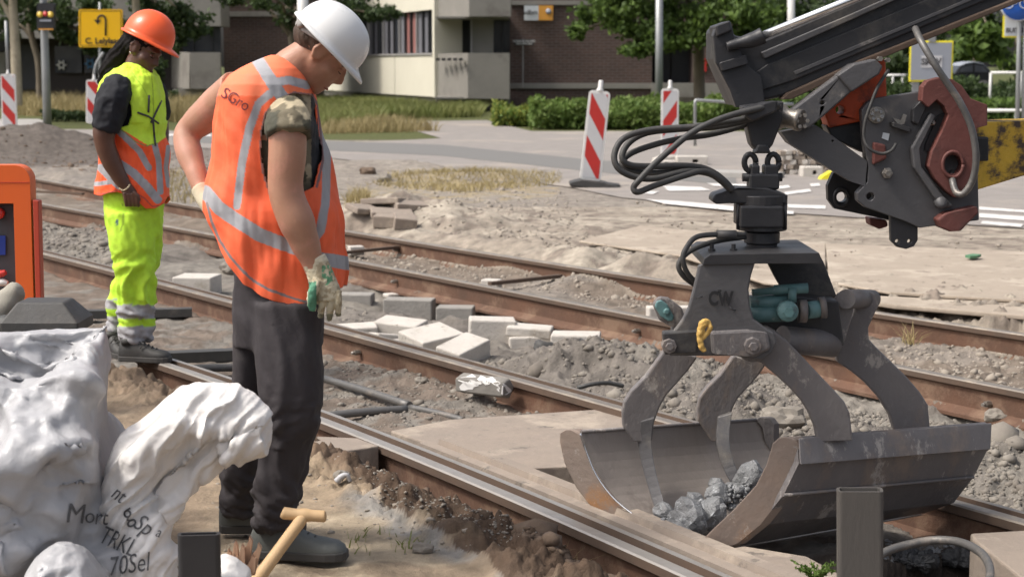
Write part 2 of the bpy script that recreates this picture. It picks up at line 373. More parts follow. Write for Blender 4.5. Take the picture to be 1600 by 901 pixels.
def brickmat():
    m = bpy.data.materials.new('brick_wall'); m.use_nodes = True; t = m.node_tree; N = t.nodes; b = N['Principled BSDF']
    tc = N.new('ShaderNodeTexCoord'); mp = N.new('ShaderNodeMapping'); mp.inputs['Rotation'].default_value = (R(90), 0, 0)
    br = N.new('ShaderNodeTexBrick'); br.inputs['Scale'].default_value = 1.0; br.inputs['Brick Width'].default_value = .3; br.inputs['Row Height'].default_value = .1
    br.inputs['Mortar Size'].default_value = .012; br.inputs['Color1'].default_value = (.125,.075,.062,1); br.inputs['Color2'].default_value = (.095,.06,.052,1); br.inputs['Mortar'].default_value = (.16,.13,.115,1)
    t.links.new(tc.outputs['Object'], mp.inputs[0]); t.links.new(mp.outputs[0], br.inputs[0])
    n = N.new('ShaderNodeTexNoise'); n.inputs['Scale'].default_value = .5; n.inputs['Detail'].default_value = 6; t.links.new(tc.outputs['Object'], n.inputs[0])
    x = N.new('ShaderNodeMix'); x.data_type = 'RGBA'; x.blend_type = 'MULTIPLY'; x.inputs[0].default_value = .5
    t.links.new(br.outputs[0], x.inputs[6]); t.links.new(n.outputs[0], x.inputs[7]); t.links.new(x.outputs[2], b.inputs['Base Color'])
    b.inputs['Roughness'].default_value = .9; return m
M['brick'] = brickmat()
# prism at a given depth plane from image-plan outline; thick = how far back it goes
def plate(mb, pts, Y, thick, holes=(), mi=0, slope=0.0, x0=800):
    f = (lambda x: Y+slope*(x-x0)) if slope else (lambda x: Y)
    P3 = [D(x, y, f(x)) for x, y in pts]; H3 = []
    for (hx, hy, hr) in holes:
        H3.append([D(hx+hr*math.cos(a*math.pi/8), hy+hr*math.sin(a*math.pi/8), f(hx)) for a in range(16)])
    return mb.prism(P3, (0, thick, 0), H3, mi)
def smooth_path(pts, n=6):
    P = [Vector(p) for p in pts]; out = []
    for i in range(len(P)-1):
        p0 = P[max(i-1, 0)]; p1 = P[i]; p2 = P[i+1]; p3 = P[min(i+2, len(P)-1)]
        for k in range(n):
            t = k/n; out.append(.5*((2*p1)+(-p0+p2)*t+(2*p0-5*p1+4*p2-p3)*t*t+(-p0+3*p1-3*p2+p3)*t**3))
    out.append(P[-1]); return out
def pxtube(mb, pts, n=12, k=5, mi=0, flat=1.0, caps=True):
    """pts (px,py,Y,r_px); swept smooth tube"""
    q = smooth_path([Vector((*D(x, y, Y), )) for x, y, Y, r in pts], k)
    rr = [r*MP(Y) for x, y, Y, r in pts]; rad = []
    for i in range(len(rr)-1):
        for j in range(k): t = j/k; t = t*t*(3-2*t); rad.append(rr[i]*(1-t)+rr[i+1]*t)
    rad.append(rr[-1]); return mb.tube(q, rad, n, mi, True, caps, flat)
# ================================================================ SETTING: rails as fitted curves
def fitrail(px):
    P = [G(x, y, 0.0) for x, y in px]; X = np.array([p.x for p in P]); Y = np.array([p.y for p in P])
    return np.polyfit(X, Y, 2)
RC = fitrail([(60,281),(160,297),(325,325),(537,360),(800,404),(1082,447),(1372,489),(1600,521)])
RB = fitrail([(60,317),(160,335),(352,375),(537,406),(800,451),(1030,497),(1400,571),(1600,618)])
RA = fitrail([(61,393),(172,426),(367,476),(505,508),(800,590),(950,635),(1505,792)])
RD = fitrail([(205,556),(350,598),(500,655),(587,697),(800,787),(1025,875)])
def railpts(c, x0, x1, n=60): return [Vector((x, float(np.polyval(c, x)), 0)) for x in np.linspace(x0, x1, n)]
def sweep(mb, pts, prof, mids, z0=0.0, off=0.0):
    """profile (offset to the far side, z) along a path; mids: material per profile edge"""
    n = len(prof); rings = []
    for i, p in enumerate(pts):
        t = (pts[min(i+1, len(pts)-1)]-pts[max(i-1, 0)]); t.z = 0; t.normalize(); nn = Vector((-t.y, t.x, 0))
        if nn.y < 0: nn = -nn
        rings.append([p+nn*(o+off)+Vector((0, 0, z+z0)) for o, z in prof])
    b = len(mb.v); mb.v += [tuple(v) for r in rings for v in r]
    for i in range(len(rings)-1):
        for k in range(n):
            k2 = (k+1) % n; mb.f.append((b+i*n+k, b+i*n+k2, b+(i+1)*n+k2, b+(i+1)*n+k)); mb.m.append(mids[k]); mb.s.append(False)
    mb.f.append(tuple(b+k for k in range(n))); mb.m.append(1); mb.s.append(False)
    mb.f.append(tuple(b+(len(rings)-1)*n+k for k in range(n))); mb.m.append(1); mb.s.append(False)
# ---- terrain
u = np.concatenate([-np.geomspace(3, .36, 30), np.linspace(-.35, .35, 560), np.geomspace(.36, 3, 30)])
yy = np.concatenate([np.geomspace(2.5, 26, 760), np.geomspace(26.3, 90, 90), np.geomspace(95, 900, 14)])
U, YY = np.meshgrid(u, yy); XX = U*YY; x = XX.ravel(); y = YY.ravel()
xc = np.clip(x, -6, 4)
fA, fB, fC, fD = (np.polyval(c, xc)+ (x-xc)*np.polyval(np.polyder(c), xc) for c in (RA, RB, RC, RD))
sm = lambda a, b, v: (lambda t: t*t*(3-2*t))(np.clip((v-a)/(b-a), 0, 1))
n1 = fbm(x*1.3, y*1.3, 0, 4); n2 = fbm(x*6, y*6, 3, 4, .6); n2 = np.where(y > 12, fbm(x*2.6, y*2.6, 3, 2, .5)*np.clip(14/y, .4, 1), n2); n3 = np.clip(10/y, 0, 1)*np.abs(fbm(x*14, y*14, 5, 3, .6))
# distance in Y from rails, scaled to be roughly perpendicular
kd = .72
dD, dA, dB, dC = (y-fD)*kd, (y-fA)*kd, (y-fB)*kd, (y-fC)*kd
h = np.where(dD < 0, -.02-.13*(1-sm(.0, .38, -dD)), -.15)
inA = (dD >= 0) & (dA < 0); h = np.where(inA, -.15+.025*n1+.02*n2, h)
inB = (dA >= 0) & (dB < 0); h = np.where(inB, -.19+.03*n1+.03*n2+.015*n3, h)
inC = (dB >= 0) & (dC < 0); h = np.where(inC, -.15+.03*n1+.025*n2+.012*n3, h)
far = dC >= 0; h = np.where(far, -.13+.12*sm(.1, .9, dC)+(.045*n1+.06*n2+.02*n3)*sm(.1, .5, dC)*(1-sm(1.5, 4.5, dC)), h)
near = dD < 0; rough = sm(0, .12, -dD)*(1-sm(.5, .75, -dD)); h = np.where(near, h+rough*(.05*n2+.035*n3+.02)+.008*n2, h)
PX, PYY = pjn(np.stack([x, y, np.zeros_like(x)], 1))
def bump_at(cx, cy, r, hgt, ax=1.0, ay=1.0, z=0):
    global h
    c = G(cx, cy, z); d = np.hypot((x-c.x)/ax, (y-c.y)/ay)/r
    h = h+hgt*np.clip(1-d*d, 0, 1)**1.3*(1+.25*n2)
bump_at(985, 590, .55, .15, 1.2, 1.0, -.19); bump_at(870, 585, .35, .09, 1.3, 1, -.19); bump_at(1100, 640, .5, .08, 1.2, 1, -.19)
bump_at(1230, 645, .28, -.10, 1.2, 1, -.19); bump_at(1340, 690, .3, .06, 1.2, 1, -.19)
bump_at(1560, 720, .45, .10, 1, 1, -.15); bump_at(720, 600, .5, .04, 1.4, 1, -.15)
bump_at(75, 238, 2.1, .56, 1.25, 1.0); bump_at(10, 240, 1.4, .2, 1.4, 1)
bump_at(590, 340, .9, .16, 1.3, 1); bump_at(700, 345, .8, .10, 1.4, 1); bump_at(860, 400, .5, .06, 1.5, 1); bump_at(970, 420, .6, .10, 1.4, .8)
bump_at(600, 262, 1.3, .12, 1.6, 1); bump_at(740, 280, 1.0, .10, 1.8, 1); bump_at(130, 390, .9, .12, 1.5, 1, -.15)
bump_at(330, 330, .5, .08, 1.5, 1)
# pits
def flat_in(poly, z, s=1.0):
    global h
    m = inpoly(PX, PYY, poly); h = np.where(m, z+.02*n2, h)
flat_in([(900,800),(1160,870),(1480,800),(1560,800),(1600,830),(1700,930),(1400,960),(1120,930)], -.34)
flat_in([(1330,478),(1620,496),(1700,520),(1400,500)], -.22)
for q_ in ((560,462),(650,478),(740,492),(820,515)): bump_at(q_[0], q_[1], .42, -.17, 1.2, .8, -.19)
bump_at(757, 625, .3, .05, 1.3, 1, -.15)
# the street and everything beyond lies flat
asph = [(-2500,226),(250,226),(480,243),(700,266),(890,292),(970,308),(1200,330),(1600,356),(3500,450),(3500,150),(-2500,150)]
m = inpoly(PX, PYY, asph) & (y > 12); m |= y > 30
msk = bump_mask = m
h = np.where(m & (n1 > -9), np.minimum(h, h*0-.012) , h)
mound = inpoly(PX, PYY, [(-200,170),(160,170),(160,262),(-200,262)])
# colours of the ground zones
def colr(c): return np.array(c)
col = np.tile(colr((.225,.18,.145)), (len(x), 1))
nb = fbm(x*.9+7, y*.9, 9, 5, .6); nc = fbm(x*3+2, y*3, 11, 4, .6)
def blend(mask, c, soft=None):
    global col
    k = mask.astype(float) if soft is None else mask*soft
    col = col*(1-k[:, None])+colr(c)*k[:, None]
blend(inA, (.235,.19,.155)); blend(inB, (.235,.21,.185)); blend(inC, (.25,.205,.165))
blend(inB, (.29,.265,.23), sm(-.1, .35, nb)); blend(inA, (.27,.245,.215), sm(.0, .35, nc)); blend(inC, (.31,.27,.23), sm(.0, .4, nb))
blend(far, (.32,.275,.225)); blend(far, (.41,.36,.295), sm(-.05, .3, nb)); blend(far, (.24,.2,.165), sm(.15, .4, nc))
blend(far & (PX < 330), (.19,.165,.145), sm(-.3, .2, nb)*.9); blend(far & (y > 19), (.25,.225,.2), np.full_like(x, .6))
blend(near, (.36,.28,.195)); blend(near, (.46,.375,.27), sm(0, .35, nb)); 
blend(near, (.10,.068,.048), sm(.02, .12, -dD)*(1-sm(.42, .58, -dD+.12*nc))*.92)
blend(near, (.17,.115,.08), sm(0, .4, nc)*sm(.02, .12, -dD)*(1-sm(.42, .58, -dD))*.7)
blend(near, (.28,.275,.265), np.exp(-((-dD-.66+.10*nc)/.08)**2)*sm(-.3, .15, nb+nc*.5)*.85*(PX > 500))
blend(near & (PYY > 868) , (.25,.19,.135), sm(-.1,.3,nc)*.8); blend(near, (.24,.18,.13), .6*sm(0, 120, 400-PX))
blend(inpoly(PX, PYY, [(900,800),(1160,870),(1480,790),(1560,790),(1600,830),(1700,930),(1400,960),(1120,930)]), (.085,.07,.06))  # pit floor darker than the ground around it
g1 = (PX < 330) & (PYY > 180) & (PYY < 250); blend(g1, (.20,.17,.15)); blend((PX < 175) & (PYY > 175) & (PYY < 258), (.14,.12,.105)); g1 = inpoly(PX, PYY, [(60,150),(150,140),(480,140),(500,165),(700,200),(690,220),(500,215),(330,215),(60,190)])
blend(g1, (.25,.21,.11)); blend(y > 36, (.10,.11,.04))
dryp = inpoly(PX, PYY, [(560,300),(620,280),(760,272),(880,282),(870,305),(720,318),(600,318)]); blend(dryp, (.36,.29,.17), sm(-.2, .3, nc)*.8)
nu = len(u); ii = np.arange(len(yy)-1)[:, None]*nu+np.arange(nu-1)[None, :]; ii = ii.ravel()
blend(inpoly(PX, PYY, [(575,690),(700,720),(860,790),(1010,860),(1160,905),(1100,990),(880,960),(810,915),(760,872),(680,832),(610,790),(565,750)]) & near, (.115,.078,.055), sm(-.6, -.2, nc)*.92)
col = col*np.where(near, .80, np.where(dC > 0, .84, .68))[:, None]
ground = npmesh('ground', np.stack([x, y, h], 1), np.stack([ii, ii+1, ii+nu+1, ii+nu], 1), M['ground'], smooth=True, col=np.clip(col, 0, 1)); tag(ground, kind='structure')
GB = BVHTree.FromPolygons([tuple(v) for v in np.stack([x, y, h], 1)], [tuple(int(q) for q in f) for f in np.stack([ii, ii+1, ii+nu+1, ii+nu], 1)])
def GZ(X, Y):
    r = GB.ray_cast(Vector((X, Y, 5)), Vector((0, 0, -1))); return r[0].z if r[0] else 0
def GH(px, py):
    r = GB.ray_cast(Vector((0, 0, CH)), Vector(ray(px, py)).normalized()); return r[0] if r[0] else G(px, py)
# ---- sheets
def sheet(name, px, z, mat, lab=None):
    mb = MB(); P = [G(a, b, z) for a, b in px]; mb.prism(P, (0, 0, -.003)); o = mb.build(name, mat, org=(0, 0, 0)); tag(o, kind='structure'); return o
sheet('road', [(-1500,226),(250,226),(480,243),(700,266),(890,292),(970,308),(1200,330),(1600,356),(2600,405),(2600,210),(1600,212),(1140,205),(830,205),(760,188),(600,190),(690,216),(560,222),(250,203),(-1500,190)], .004, M['road'])
sheet('road_patch', [(300,213),(480,219),(690,226),(900,247),(1150,268),(1150,290),(900,265),(690,243),(480,233),(300,222)], .009, M['asphalt_dark'])
sheet('pavement', [(-600,186),(60,186),(73,190),(40,204),(-600,222)], .06, M['paving'])
marks = [[(1035,290),(1095,292),(1110,297),(1045,298)],[(990,297),(1030,299),(1020,303),(985,300)],[(1105,286),(1180,288),(1180,293),(1115,290)],[(1010,311),(1060,314),(1180,325),(1240,330),(1240,334),(1150,329),(1040,318)],
 [(1225,300),(1265,295),(1268,299),(1228,304)],[(1215,291),(1232,289),(1235,293),(1218,295)],[(1230,319),(1290,321),(1290,326),(1232,324)],[(1530,323),(1640,331),(1640,334),(1530,327)],[(1530,333),(1700,345),(1700,351),(1530,339)],[(1535,345),(1600,350),(1595,354),(1532,349)],
 [(250,209),(330,210),(330,213),(250,212)],[(1265,287),(1280,286),(1282,290),(1268,291)]]
for i, q in enumerate(marks): sheet('road_marking', q, .014, M['paint'])
# ---- rails
VIG = [(0,-.006),(.006,0),(.058,0),(.064,-.006),(.064,-.032),(.044,-.045),(.042,-.135),(.1,-.165),(.1,-.182),(-.036,-.182),(-.036,-.165),(.022,-.135),(.020,-.045),(0,-.032)]
VM = [0,0,0,0,1,1,1,1,1,1,1,1,1,2]
VM = [0,0,0,2,2,1,1,1,1,1,1,1,2,2]
GRV = [(0,-.006),(.006,0),(.052,0),(.058,-.006),(.06,-.04),(.098,-.04),(.102,0),(.128,0),(.128,-.035),(.075,-.05),(.073,-.14),(.125,-.165),(.125,-.18),(-.03,-.18),(-.03,-.165),(.028,-.14),(.026,-.05),(0,-.035)]
GM = [0,0,0,2,2,2,0,2,2,1,1,1,1,1,1,1,2,2]
def rail(c, prof, mids, x0, x1, mats, lab, bolts=()):
    mb = MB(); sweep(mb, railpts(c, x0, x1), prof, mids)
    p = railpts(c, x0, x1)[30]; t = thing('rail', lab, 'rail', (p.x, p.y, -.18)); mb.build('rail_bar', mats, t)
    for bx in bolts:
        yv = float(np.polyval(c, bx)); k = float(np.polyval(np.polyder(c), bx)); d = Vector((1, k, 0)).normalized(); nn = Vector((-d.y, d.x, 0)); nn = nn if nn.y < 0 else -nn
        b = MB(); a = Vector((bx, yv, -.095))-nn*.02; b.tube([a, a+nn*.035], .016, 6, sm=False); b.tube([a+nn*.03, a+nn*.055], .009, 10); b.build('bolt', M['silver'], t)
    return t
mr = [M['steel_head'], M['rust'], M['rust_dark']]
xat = lambda c, px, py: G(px, py, 0).x
rail(RC, VIG, VM, -9, 6, mr, 'farthest rusty rail, bordering the sandy ground and the dusty road plates', [xat(RC, 620, 372), xat(RC, 878, 415)])
rail(RB, VIG, VM, -9, 5, mr, 'tall rusty rail second from the back, behind the pale concrete blocks', [xat(RB, 617, 420), xat(RB, 992, 487), xat(RB, 1548, 604)])
rail(RA, GRV, GM, -7, 3.2, mr, 'grooved rail behind the painted stone, running towards the grab', [xat(RA, 560, 520)])
rail(RD, GRV, GM, G(205,556).x, 1.6, [M['steel_shiny'], M['rust'], M['rust_dark']], 'nearest rail with a bright polished head, ending at the far worker’s shoe', [])
# flat beam alongside the near rail
mb = MB(); sweep(mb, railpts(RD, xat(RD, 600, 702), 1.7), [(.16,0),(.20,.003),(.205,-.018),(.25,-.018),(.255,.006),(.31,.006),(.31,-.16),(.16,-.16)], [0]*8)
tag(mb.build('edge_beam', M['slab']), 'long tan dusty edge beam running along the far side of the nearest rail', 'edge beam')
# slabs
def slab(px, z, th, mat, name, lab, cat, holes=()):
    mb = MB(); mb.prism([G(a, b, z) for a, b in px], (0, 0, -th)); return tag(mb.build(name, mat, bevel=.008), lab, cat)
slab([(700,655),(978,636),(1075,662),(1060,705),(905,728),(790,733),(610,672)], -.035, .14, M['slab'], 'track_slab', 'broad dusty concrete slab lying between the two grooved rails left of the grab', 'slab')
slab([(1120,858),(1165,852),(1262,868),(1330,905),(1300,960),(1150,930)], -.02, .14, M['slab'], 'track_slab', 'small tan slab under the green weed at the bottom edge', 'slab')
slab([(1497,770),(1640,820),(1640,838),(1484,783)], -.02, .22, M['slab'], 'edge_beam', 'pale beam along the pit behind the right end of the grab', 'edge beam')
slab([(1516,832),(1620,826),(1680,870),(1600,905),(1522,842)], .0, .3, M['slab'], 'timber_sleeper', 'brown block with chips on its top at the lower right corner', 'block')
# road plates
slab([(905,376),(1060,398),(1195,441),(1290,449),(1290,380),(1000,352)], .03, .02, M['dustplate'], 'road_plate', 'dusty steel road plate left of the rotator, its dark edge over a sand heap', 'road plate')
slab([(1296,440),(1390,456),(1620,470),(1900,470),(1900,405),(1290,380)], .034, .02, M['dustplate'], 'road_plate', 'upper dusty road plate right of the grab frame', 'road plate')
slab([(1320,464),(1400,476),(1640,496),(1900,496),(1900,471),(1620,474),(1340,460)], .008, .03, M['dustplate'], 'road_plate', 'lower road plate sticking out beneath the other one over a dark pit', 'road plate')
# brown sleeper end beside the worker
mb = MB(); c = [G(476,684,-.005), G(590,694,-.005), G(512,712,-.005), G(470,700,-.005)]
mb.prism([G(470,680,.0), G(560,684,.0), G(592,696,.0), G(513,708,.0), G(462,690,.0)], (0, 0, -.14)); tag(mb.build('sleeper_end', [M['slab']], bevel=.006), 'square brown sleeper end lying against the near rail behind the front worker’s leg', 'sleeper')
# tie rods
def rod(pa, pb, z, r, mat, name, lab, cat, sq=True, grp=None):
    mb = MB(); a, b = G(*pa, z), G(*pb, z)
    if sq: d = b-a; mb.box((a+b)/2, (d.length, r*2, r*1.2), rz=math.atan2(d.y, d.x))
    else: mb.tube(smooth_path([a, (a+b)/2+Vector((0, 0, .004)), b], 4), r, 12)
    return tag(mb.build(name, mat), lab, cat, grp)
rod((765,443),(876,431), -.07, .022, M['rust_dark'], 'tie_bar', 'tie bar between the two rusty rails left of the grab', 'tie bar')
rod((535,395),(622,386), -.07, .022, M['rust_dark'], 'tie_bar', 'tie bar between the rusty rails, just right of the orange vest', 'tie bar')
rod((50,299),(130,303), -.05, .022, M['rust_dark'], 'tie_bar', 'tie bar between the rails just right of the orange machine', 'tie bar')
rod((120,491),(300,487), -.11, .045, M['rubber'], 'rubber_strip', 'dark flat strip lying behind the far worker’s ankles', 'strip')
rod((255,558),(372,553), -.10, .05, M['rubber'], 'rubber_strip', 'dark flat strip lying right of the far worker’s shoes', 'strip')
rod((265,578),(372,574), -.11, .022, M['greypipe'], 'pipe', 'short grey pipe in front of the flat strip between the two workers', 'pipe', False)
rod((508,592),(640,633), -.12, .020, M['greypipe'], 'pipe', 'slanting grey pipe right of the front worker’s knee', 'pipe', False)
rod((505,650),(636,639), -.12, .020, M['greypipe'], 'pipe', 'level grey pipe meeting the slanting one, right of the front worker’s knee', 'pipe', False)
rod((640,636),(725,656), -.13, .016, M['greypipe'], 'pipe', 'thin grey pipe sinking into the soil towards the dusty slab', 'pipe', False)
mb = MB(); mb.tube(smooth_path([G(902,606,-.05), G(925,600,-.03), G(950,598,-.03), G(974,603,-.05)], 4), .011, 8); tag(mb.build('iron_strip', M['rubber']), 'thin bent dark strip lying on the gravel heap', 'strip')
# ---- concrete blocks
def block(px, py, zt, size, yaw, tilt=0, roll=0, lab='', mat='concrete', name='concrete_block', under=False):
    c = G(px, py, zt)
    if under: c.y = float(np.polyval(RB, c.x))-.07
    mb = MB(); mb.box((c.x, c.y, zt-size[2]/2), size, R(yaw), R(tilt), R(roll))
    return tag(mb.build(name, M[mat], bevel=.01), lab, 'concrete block', 'loose concrete blocks between the rails')
block(308,430,-.03,(.30,.28,.17),-8,0,0,'pale concrete block between the two workers')
block(550,508,-.11,(.32,.16,.12),10,5,-2,'flat pale block just right of the green glove')
block(626,500,-.09,(.31,.19,.16),-24,7,3,'pale block leaning behind the biggest pair, left in the heap')
block(603,521,-.12,(.20,.13,.12),35,-4,9,'small pale block at the front left of the heap')
block(622,530,-.12,(.15,.09,.08),25,-4,0,'smallest pale chunk against the grooved rail')
block(674,517,-.055,(.31,.27,.22),38,9,-6,'big square pale block in the middle of the heap')
block(724,533,-.07,(.19,.28,.24),-40,12,9,'pale block tipped forward at the right of the heap')
block(768,497,-.04,(.29,.2,.28),4,0,2,'upright grey block standing under the rusty rail')
block(828,509,-.075,(.28,.15,.06),-10,4,3,'thin pale slab lying right of the upright block')
block(832,522,-.13,(.30,.2,.18),5,0,-2,'low grey block under the thin pale slab')
block(556,458,-.13,(.26,.16,.24),-6,0,0,'block darkened for the shade under the rail, right of the glove', mat='concrete_shaded')
block(640,466,-.13,(.36,.16,.24),-9,0,0,'widest block of the row darkened for the shade under the rusty rail', mat='concrete_shaded')
block(712,478,-.13,(.26,.16,.24),-6,0,0,'right end block of the row darkened for the shade under the rusty rail', mat='concrete_shaded')
block(612,458,-.175,(.11,.1,.03),30,0,0,'small pale chip beside the wide darkened block under the rail')
block(900,520,-.09,(.30,.2,.14),-6,0,0,'half hidden grey block behind the black cable bundle')
block(556,384,-.03,(.13,.1,.08),20,0,0,'small pale chunk between the rusty rails right of the vest')
block(768,436,-.06,(.14,.1,.08),-20,0,0,'small white chunk behind the rusty rail near the tie bar')
block(1030,478,-.03,(.16,.1,.08),10,0,0,'small white chunk left of the teal pin of the grab')
block(1072,478,-.03,(.12,.1,.08),10,0,0,'tiny white chunk beside the grab plate')
# flat paving stones in the sand heap
for px, py, s, yw, tl, lab in [(612,338,(.42,.26,.07),10,8,'greyish slab chunk at the left of the sand heap'),(600,318,(.4,.3,.06),-15,-6,'flat slab lying on top of the sand heap'),(640,325,(.34,.2,.07),25,10,'pale slab chunk leaning right on the sand heap'),(606,352,(.26,.18,.12),-10,5,'square stone at the foot of the sand heap'),(633,354,(.22,.18,.12),8,12,'broken stone right of the square stone in the sand heap'),(568,330,(.3,.22,.06),40,12,'slab half buried at the left end of the sand heap')]:
    c = GH(px, py); mb = MB(); mb.box((c.x, c.y, c.z+s[2]*.35), s, R(yw), R(tl), R(tl*.5)); tag(mb.build('paving_stone', M['slab'], bevel=.012), lab, 'paving stone', 'broken paving stones in the sand heap')
for px, py, sx, lab in [(600,272,.35,'grey boulder on the bare ground left of the dry grass'),(655,262,.2,'dark clod near the road edge')]:
    pass
# painted stone
t0 = G(757, 603, -.04); pst = thing('painted_stone', 'squared grey stone with smeared white paint lying against the grooved rail', 'stone', (t0.x, t0.y, -.1))
mb = MB(); a, b = D(719,598,t0.y+.09), D(794,607,t0.y-.10); mb.tube([a, a*.97+b*.03, b*.97+a*.03, b], [.045,.056,.056,.046], 5, sm=False); so_ = mb.build('stone_body', mk('grey_stone', (.23,.215,.195), (.16,.15,.135), sc=18, rough=.9, bump=.5), pst, bevel=.008)
mb = MB(); rnd = random.Random(3)
for (x0, y0, rr) in [(733,594,9),(729,604,7),(740,590,7),(746,598,4),(753,592,5),(760,597,4),(767,593,5),(775,598,4),(783,602,5),(789,608,7),(745,611,6),(758,614,5),(738,600,7)]:
    pts = [(x0+rr*1.5*math.cos(k*math.pi/5)*rnd.uniform(.6, 1.3), y0+rr*math.sin(k*math.pi/5)*rnd.uniform(.6, 1.3)) for k in range(10)]
    dg = bpy.context.evaluated_depsgraph_get(); bv = BVHTree.FromObject(so_, dg); org = Vector((0, 0, CH))-t0.xyz.copy()
    org = Vector((0, 0, CH))-Vector(ORG[pst.name]); P3 = []
    for q in pts:
        d = Vector(ray(*q)).normalized(); hh = bv.ray_cast(org, d)
        if hh[0] is None: P3 = None; break
        P3.append(hh[0]-d*.003+Vector(ORG[pst.name]))
    if P3: mb.add(P3, [tuple(range(len(P3)))])
mb.build('paint_marks', M['white_pl'], pst, fixn=False)
# black bundle
mb = MB(); pxtube(mb, [(836,548,G(836,555,-.17).y,8),(850,543,G(836,555,-.17).y,12),(875,546,G(836,555,-.17).y,11),(900,541,G(836,555,-.17).y,12),(925,545,G(836,555,-.17).y,5)], 14); o = mb.build('cable_bundle', M['rubber'])
displace(o, lambda V: .02*fbm(V[:, 0]*14, V[:, 1]*14, V[:, 2]*14)); tag(o, 'black crumpled cable bundle on the gravel behind the grooved rail', 'bundle')
# ---- scattered rubble and pebbles
def rocks(name, pts, sizes, mat, lab, cat='stones', kind='stuff'):
    T = []
    for k in range(6):
        bm = bmesh.new(); bmesh.ops.create_icosphere(bm, subdivisions=1, radius=1)
        vv = np.array([v.co[:] for v in bm.verts]); ff = np.array([[q.index for q in f.verts] for f in bm.faces]); bm.free()
        vv = vv*(1+.45*rng.normal(size=(len(vv), 1)).clip(-1, 1)*.6); T.append((vv, ff))
    VV = []; FF = []; n = 0
    for p, s in zip(pts, sizes):
        vv, ff = T[rng.integers(6)]; a = rng.uniform(0, 6.3); ca, sa = math.cos(a), math.sin(a)
        q = vv*np.array([1, rng.uniform(.6, 1), rng.uniform(.45, .8)])*s; q = np.stack([q[:, 0]*ca-q[:, 1]*sa, q[:, 0]*sa+q[:, 1]*ca, q[:, 2]], 1)+np.array(p); VV.append(q); FF.append(ff+n); n += len(q)
    o = npmesh(name, np.concatenate(VV), np.concatenate(FF), mat); return tag(o, lab, cat, kind=kind)
def scat(poly, n, z=.0):
    xs = [p[0] for p in poly]; ys = [p[1] for p in poly]; out = []
    k = 0
    while len(out) < n and k < n*8:
        k += 1; a, b = rng.uniform(min(xs), max(xs)), rng.uniform(min(ys), max(ys))
        if inpoly(np.array([a]), np.array([b]), poly)[0]:
            q = G(a, b, -.1); out.append((q.x, q.y, GZ(q.x, q.y)+z))
    return out
mstone = mk('stone_grey', (.26,.235,.2), (.15,.13,.11), sc=6, rough=.9, bump=.3)
mdirt = mk('soil_clod', (.17,.12,.085), (.085,.058,.04), sc=8, rough=.95, bump=.4)
msand = mk('sand_clod', (.34,.295,.245), (.23,.2,.165), sc=5, rough=.95, bump=.3)
P = scat([(590,700),(700,740),(1000,880),(1120,905),(930,930),(820,900),(700,800),(600,760),(560,720)], 4200); rocks('soil_clods', P, rng.lognormal(-4.85, .6, len(P)), mdirt, 'crumbly dark brown soil along the near rail', 'soil')
P = scat([(560,760),(640,790),(900,900),(760,890),(600,830)], 900); rocks('grey_gravel', P, rng.lognormal(-5.3, .4, len(P)), mstone, 'strip of fine grey gravel on the sand beside the dark soil', 'gravel')
P = scat([(370,700),(600,720),(900,905),(300,905)], 300); rocks('loose_pebbles', P, rng.lognormal(-5.2, .5, len(P)), msand, 'loose pebbles on the sand around the front worker’s shoes', 'pebbles')
P = scat([(505,520),(700,560),(1050,670),(1000,640),(700,660),(505,650)], 1100); rocks('gravel', P, rng.lognormal(-4.9, .5, len(P)), mstone, 'gravel and soil between the two grooved rails', 'gravel')
P = scat([(830,530),(1040,530),(1300,600),(1600,670),(1600,760),(1300,700),(1100,650),(930,610)], 3800)+scat([(240,440),(520,480),(520,520),(780,560),(950,600),(860,560),(700,500),(480,440)], 600)
rocks('rubble', P, rng.lognormal(-4.6, .6, len(P)), mstone, 'grey rubble heaped behind the grab', 'rubble')
P = scat([(60,330),(180,350),(180,410),(60,385)], 900); rocks('grey_rubble', P, rng.lognormal(-4.1, .5, len(P)), mstone, 'coarse grey rubble between the rails right of the orange machine', 'rubble')
P = scat([(1370,495),(1600,535),(1600,610),(1390,560)], 700)+scat([(540,370),(1060,460),(1020,480),(540,400)], 700); rocks('ballast', P, rng.lognormal(-4.6, .5, len(P)), msand, 'sandy rubble between the two rusty rails', 'rubble')
P = scat([(540,290),(900,310),(900,370),(1060,440),(800,395),(540,350)], 2200); P = P[:1300]; rocks('sand_rubble', P, rng.lognormal(-4.35, .5, len(P)), msand, 'sandy rubble beyond the farthest rail', 'rubble')
P = scat([(0,235),(330,250),(330,300),(180,290),(0,260)], 700); rocks('earth_rubble', P, rng.lognormal(-4.0, .5, len(P)), mdirt, 'earth clods around the mound on the left', 'soil')
P = scat([(900,320),(1150,345),(1600,390),(1600,470),(1300,440),(900,370)], 220); rocks('plate_grit', [(a, b, c+.03) for a, b, c in P], rng.lognormal(-4.7, .5, len(P)), msand, 'grit scattered on the dusty road plates', 'grit')
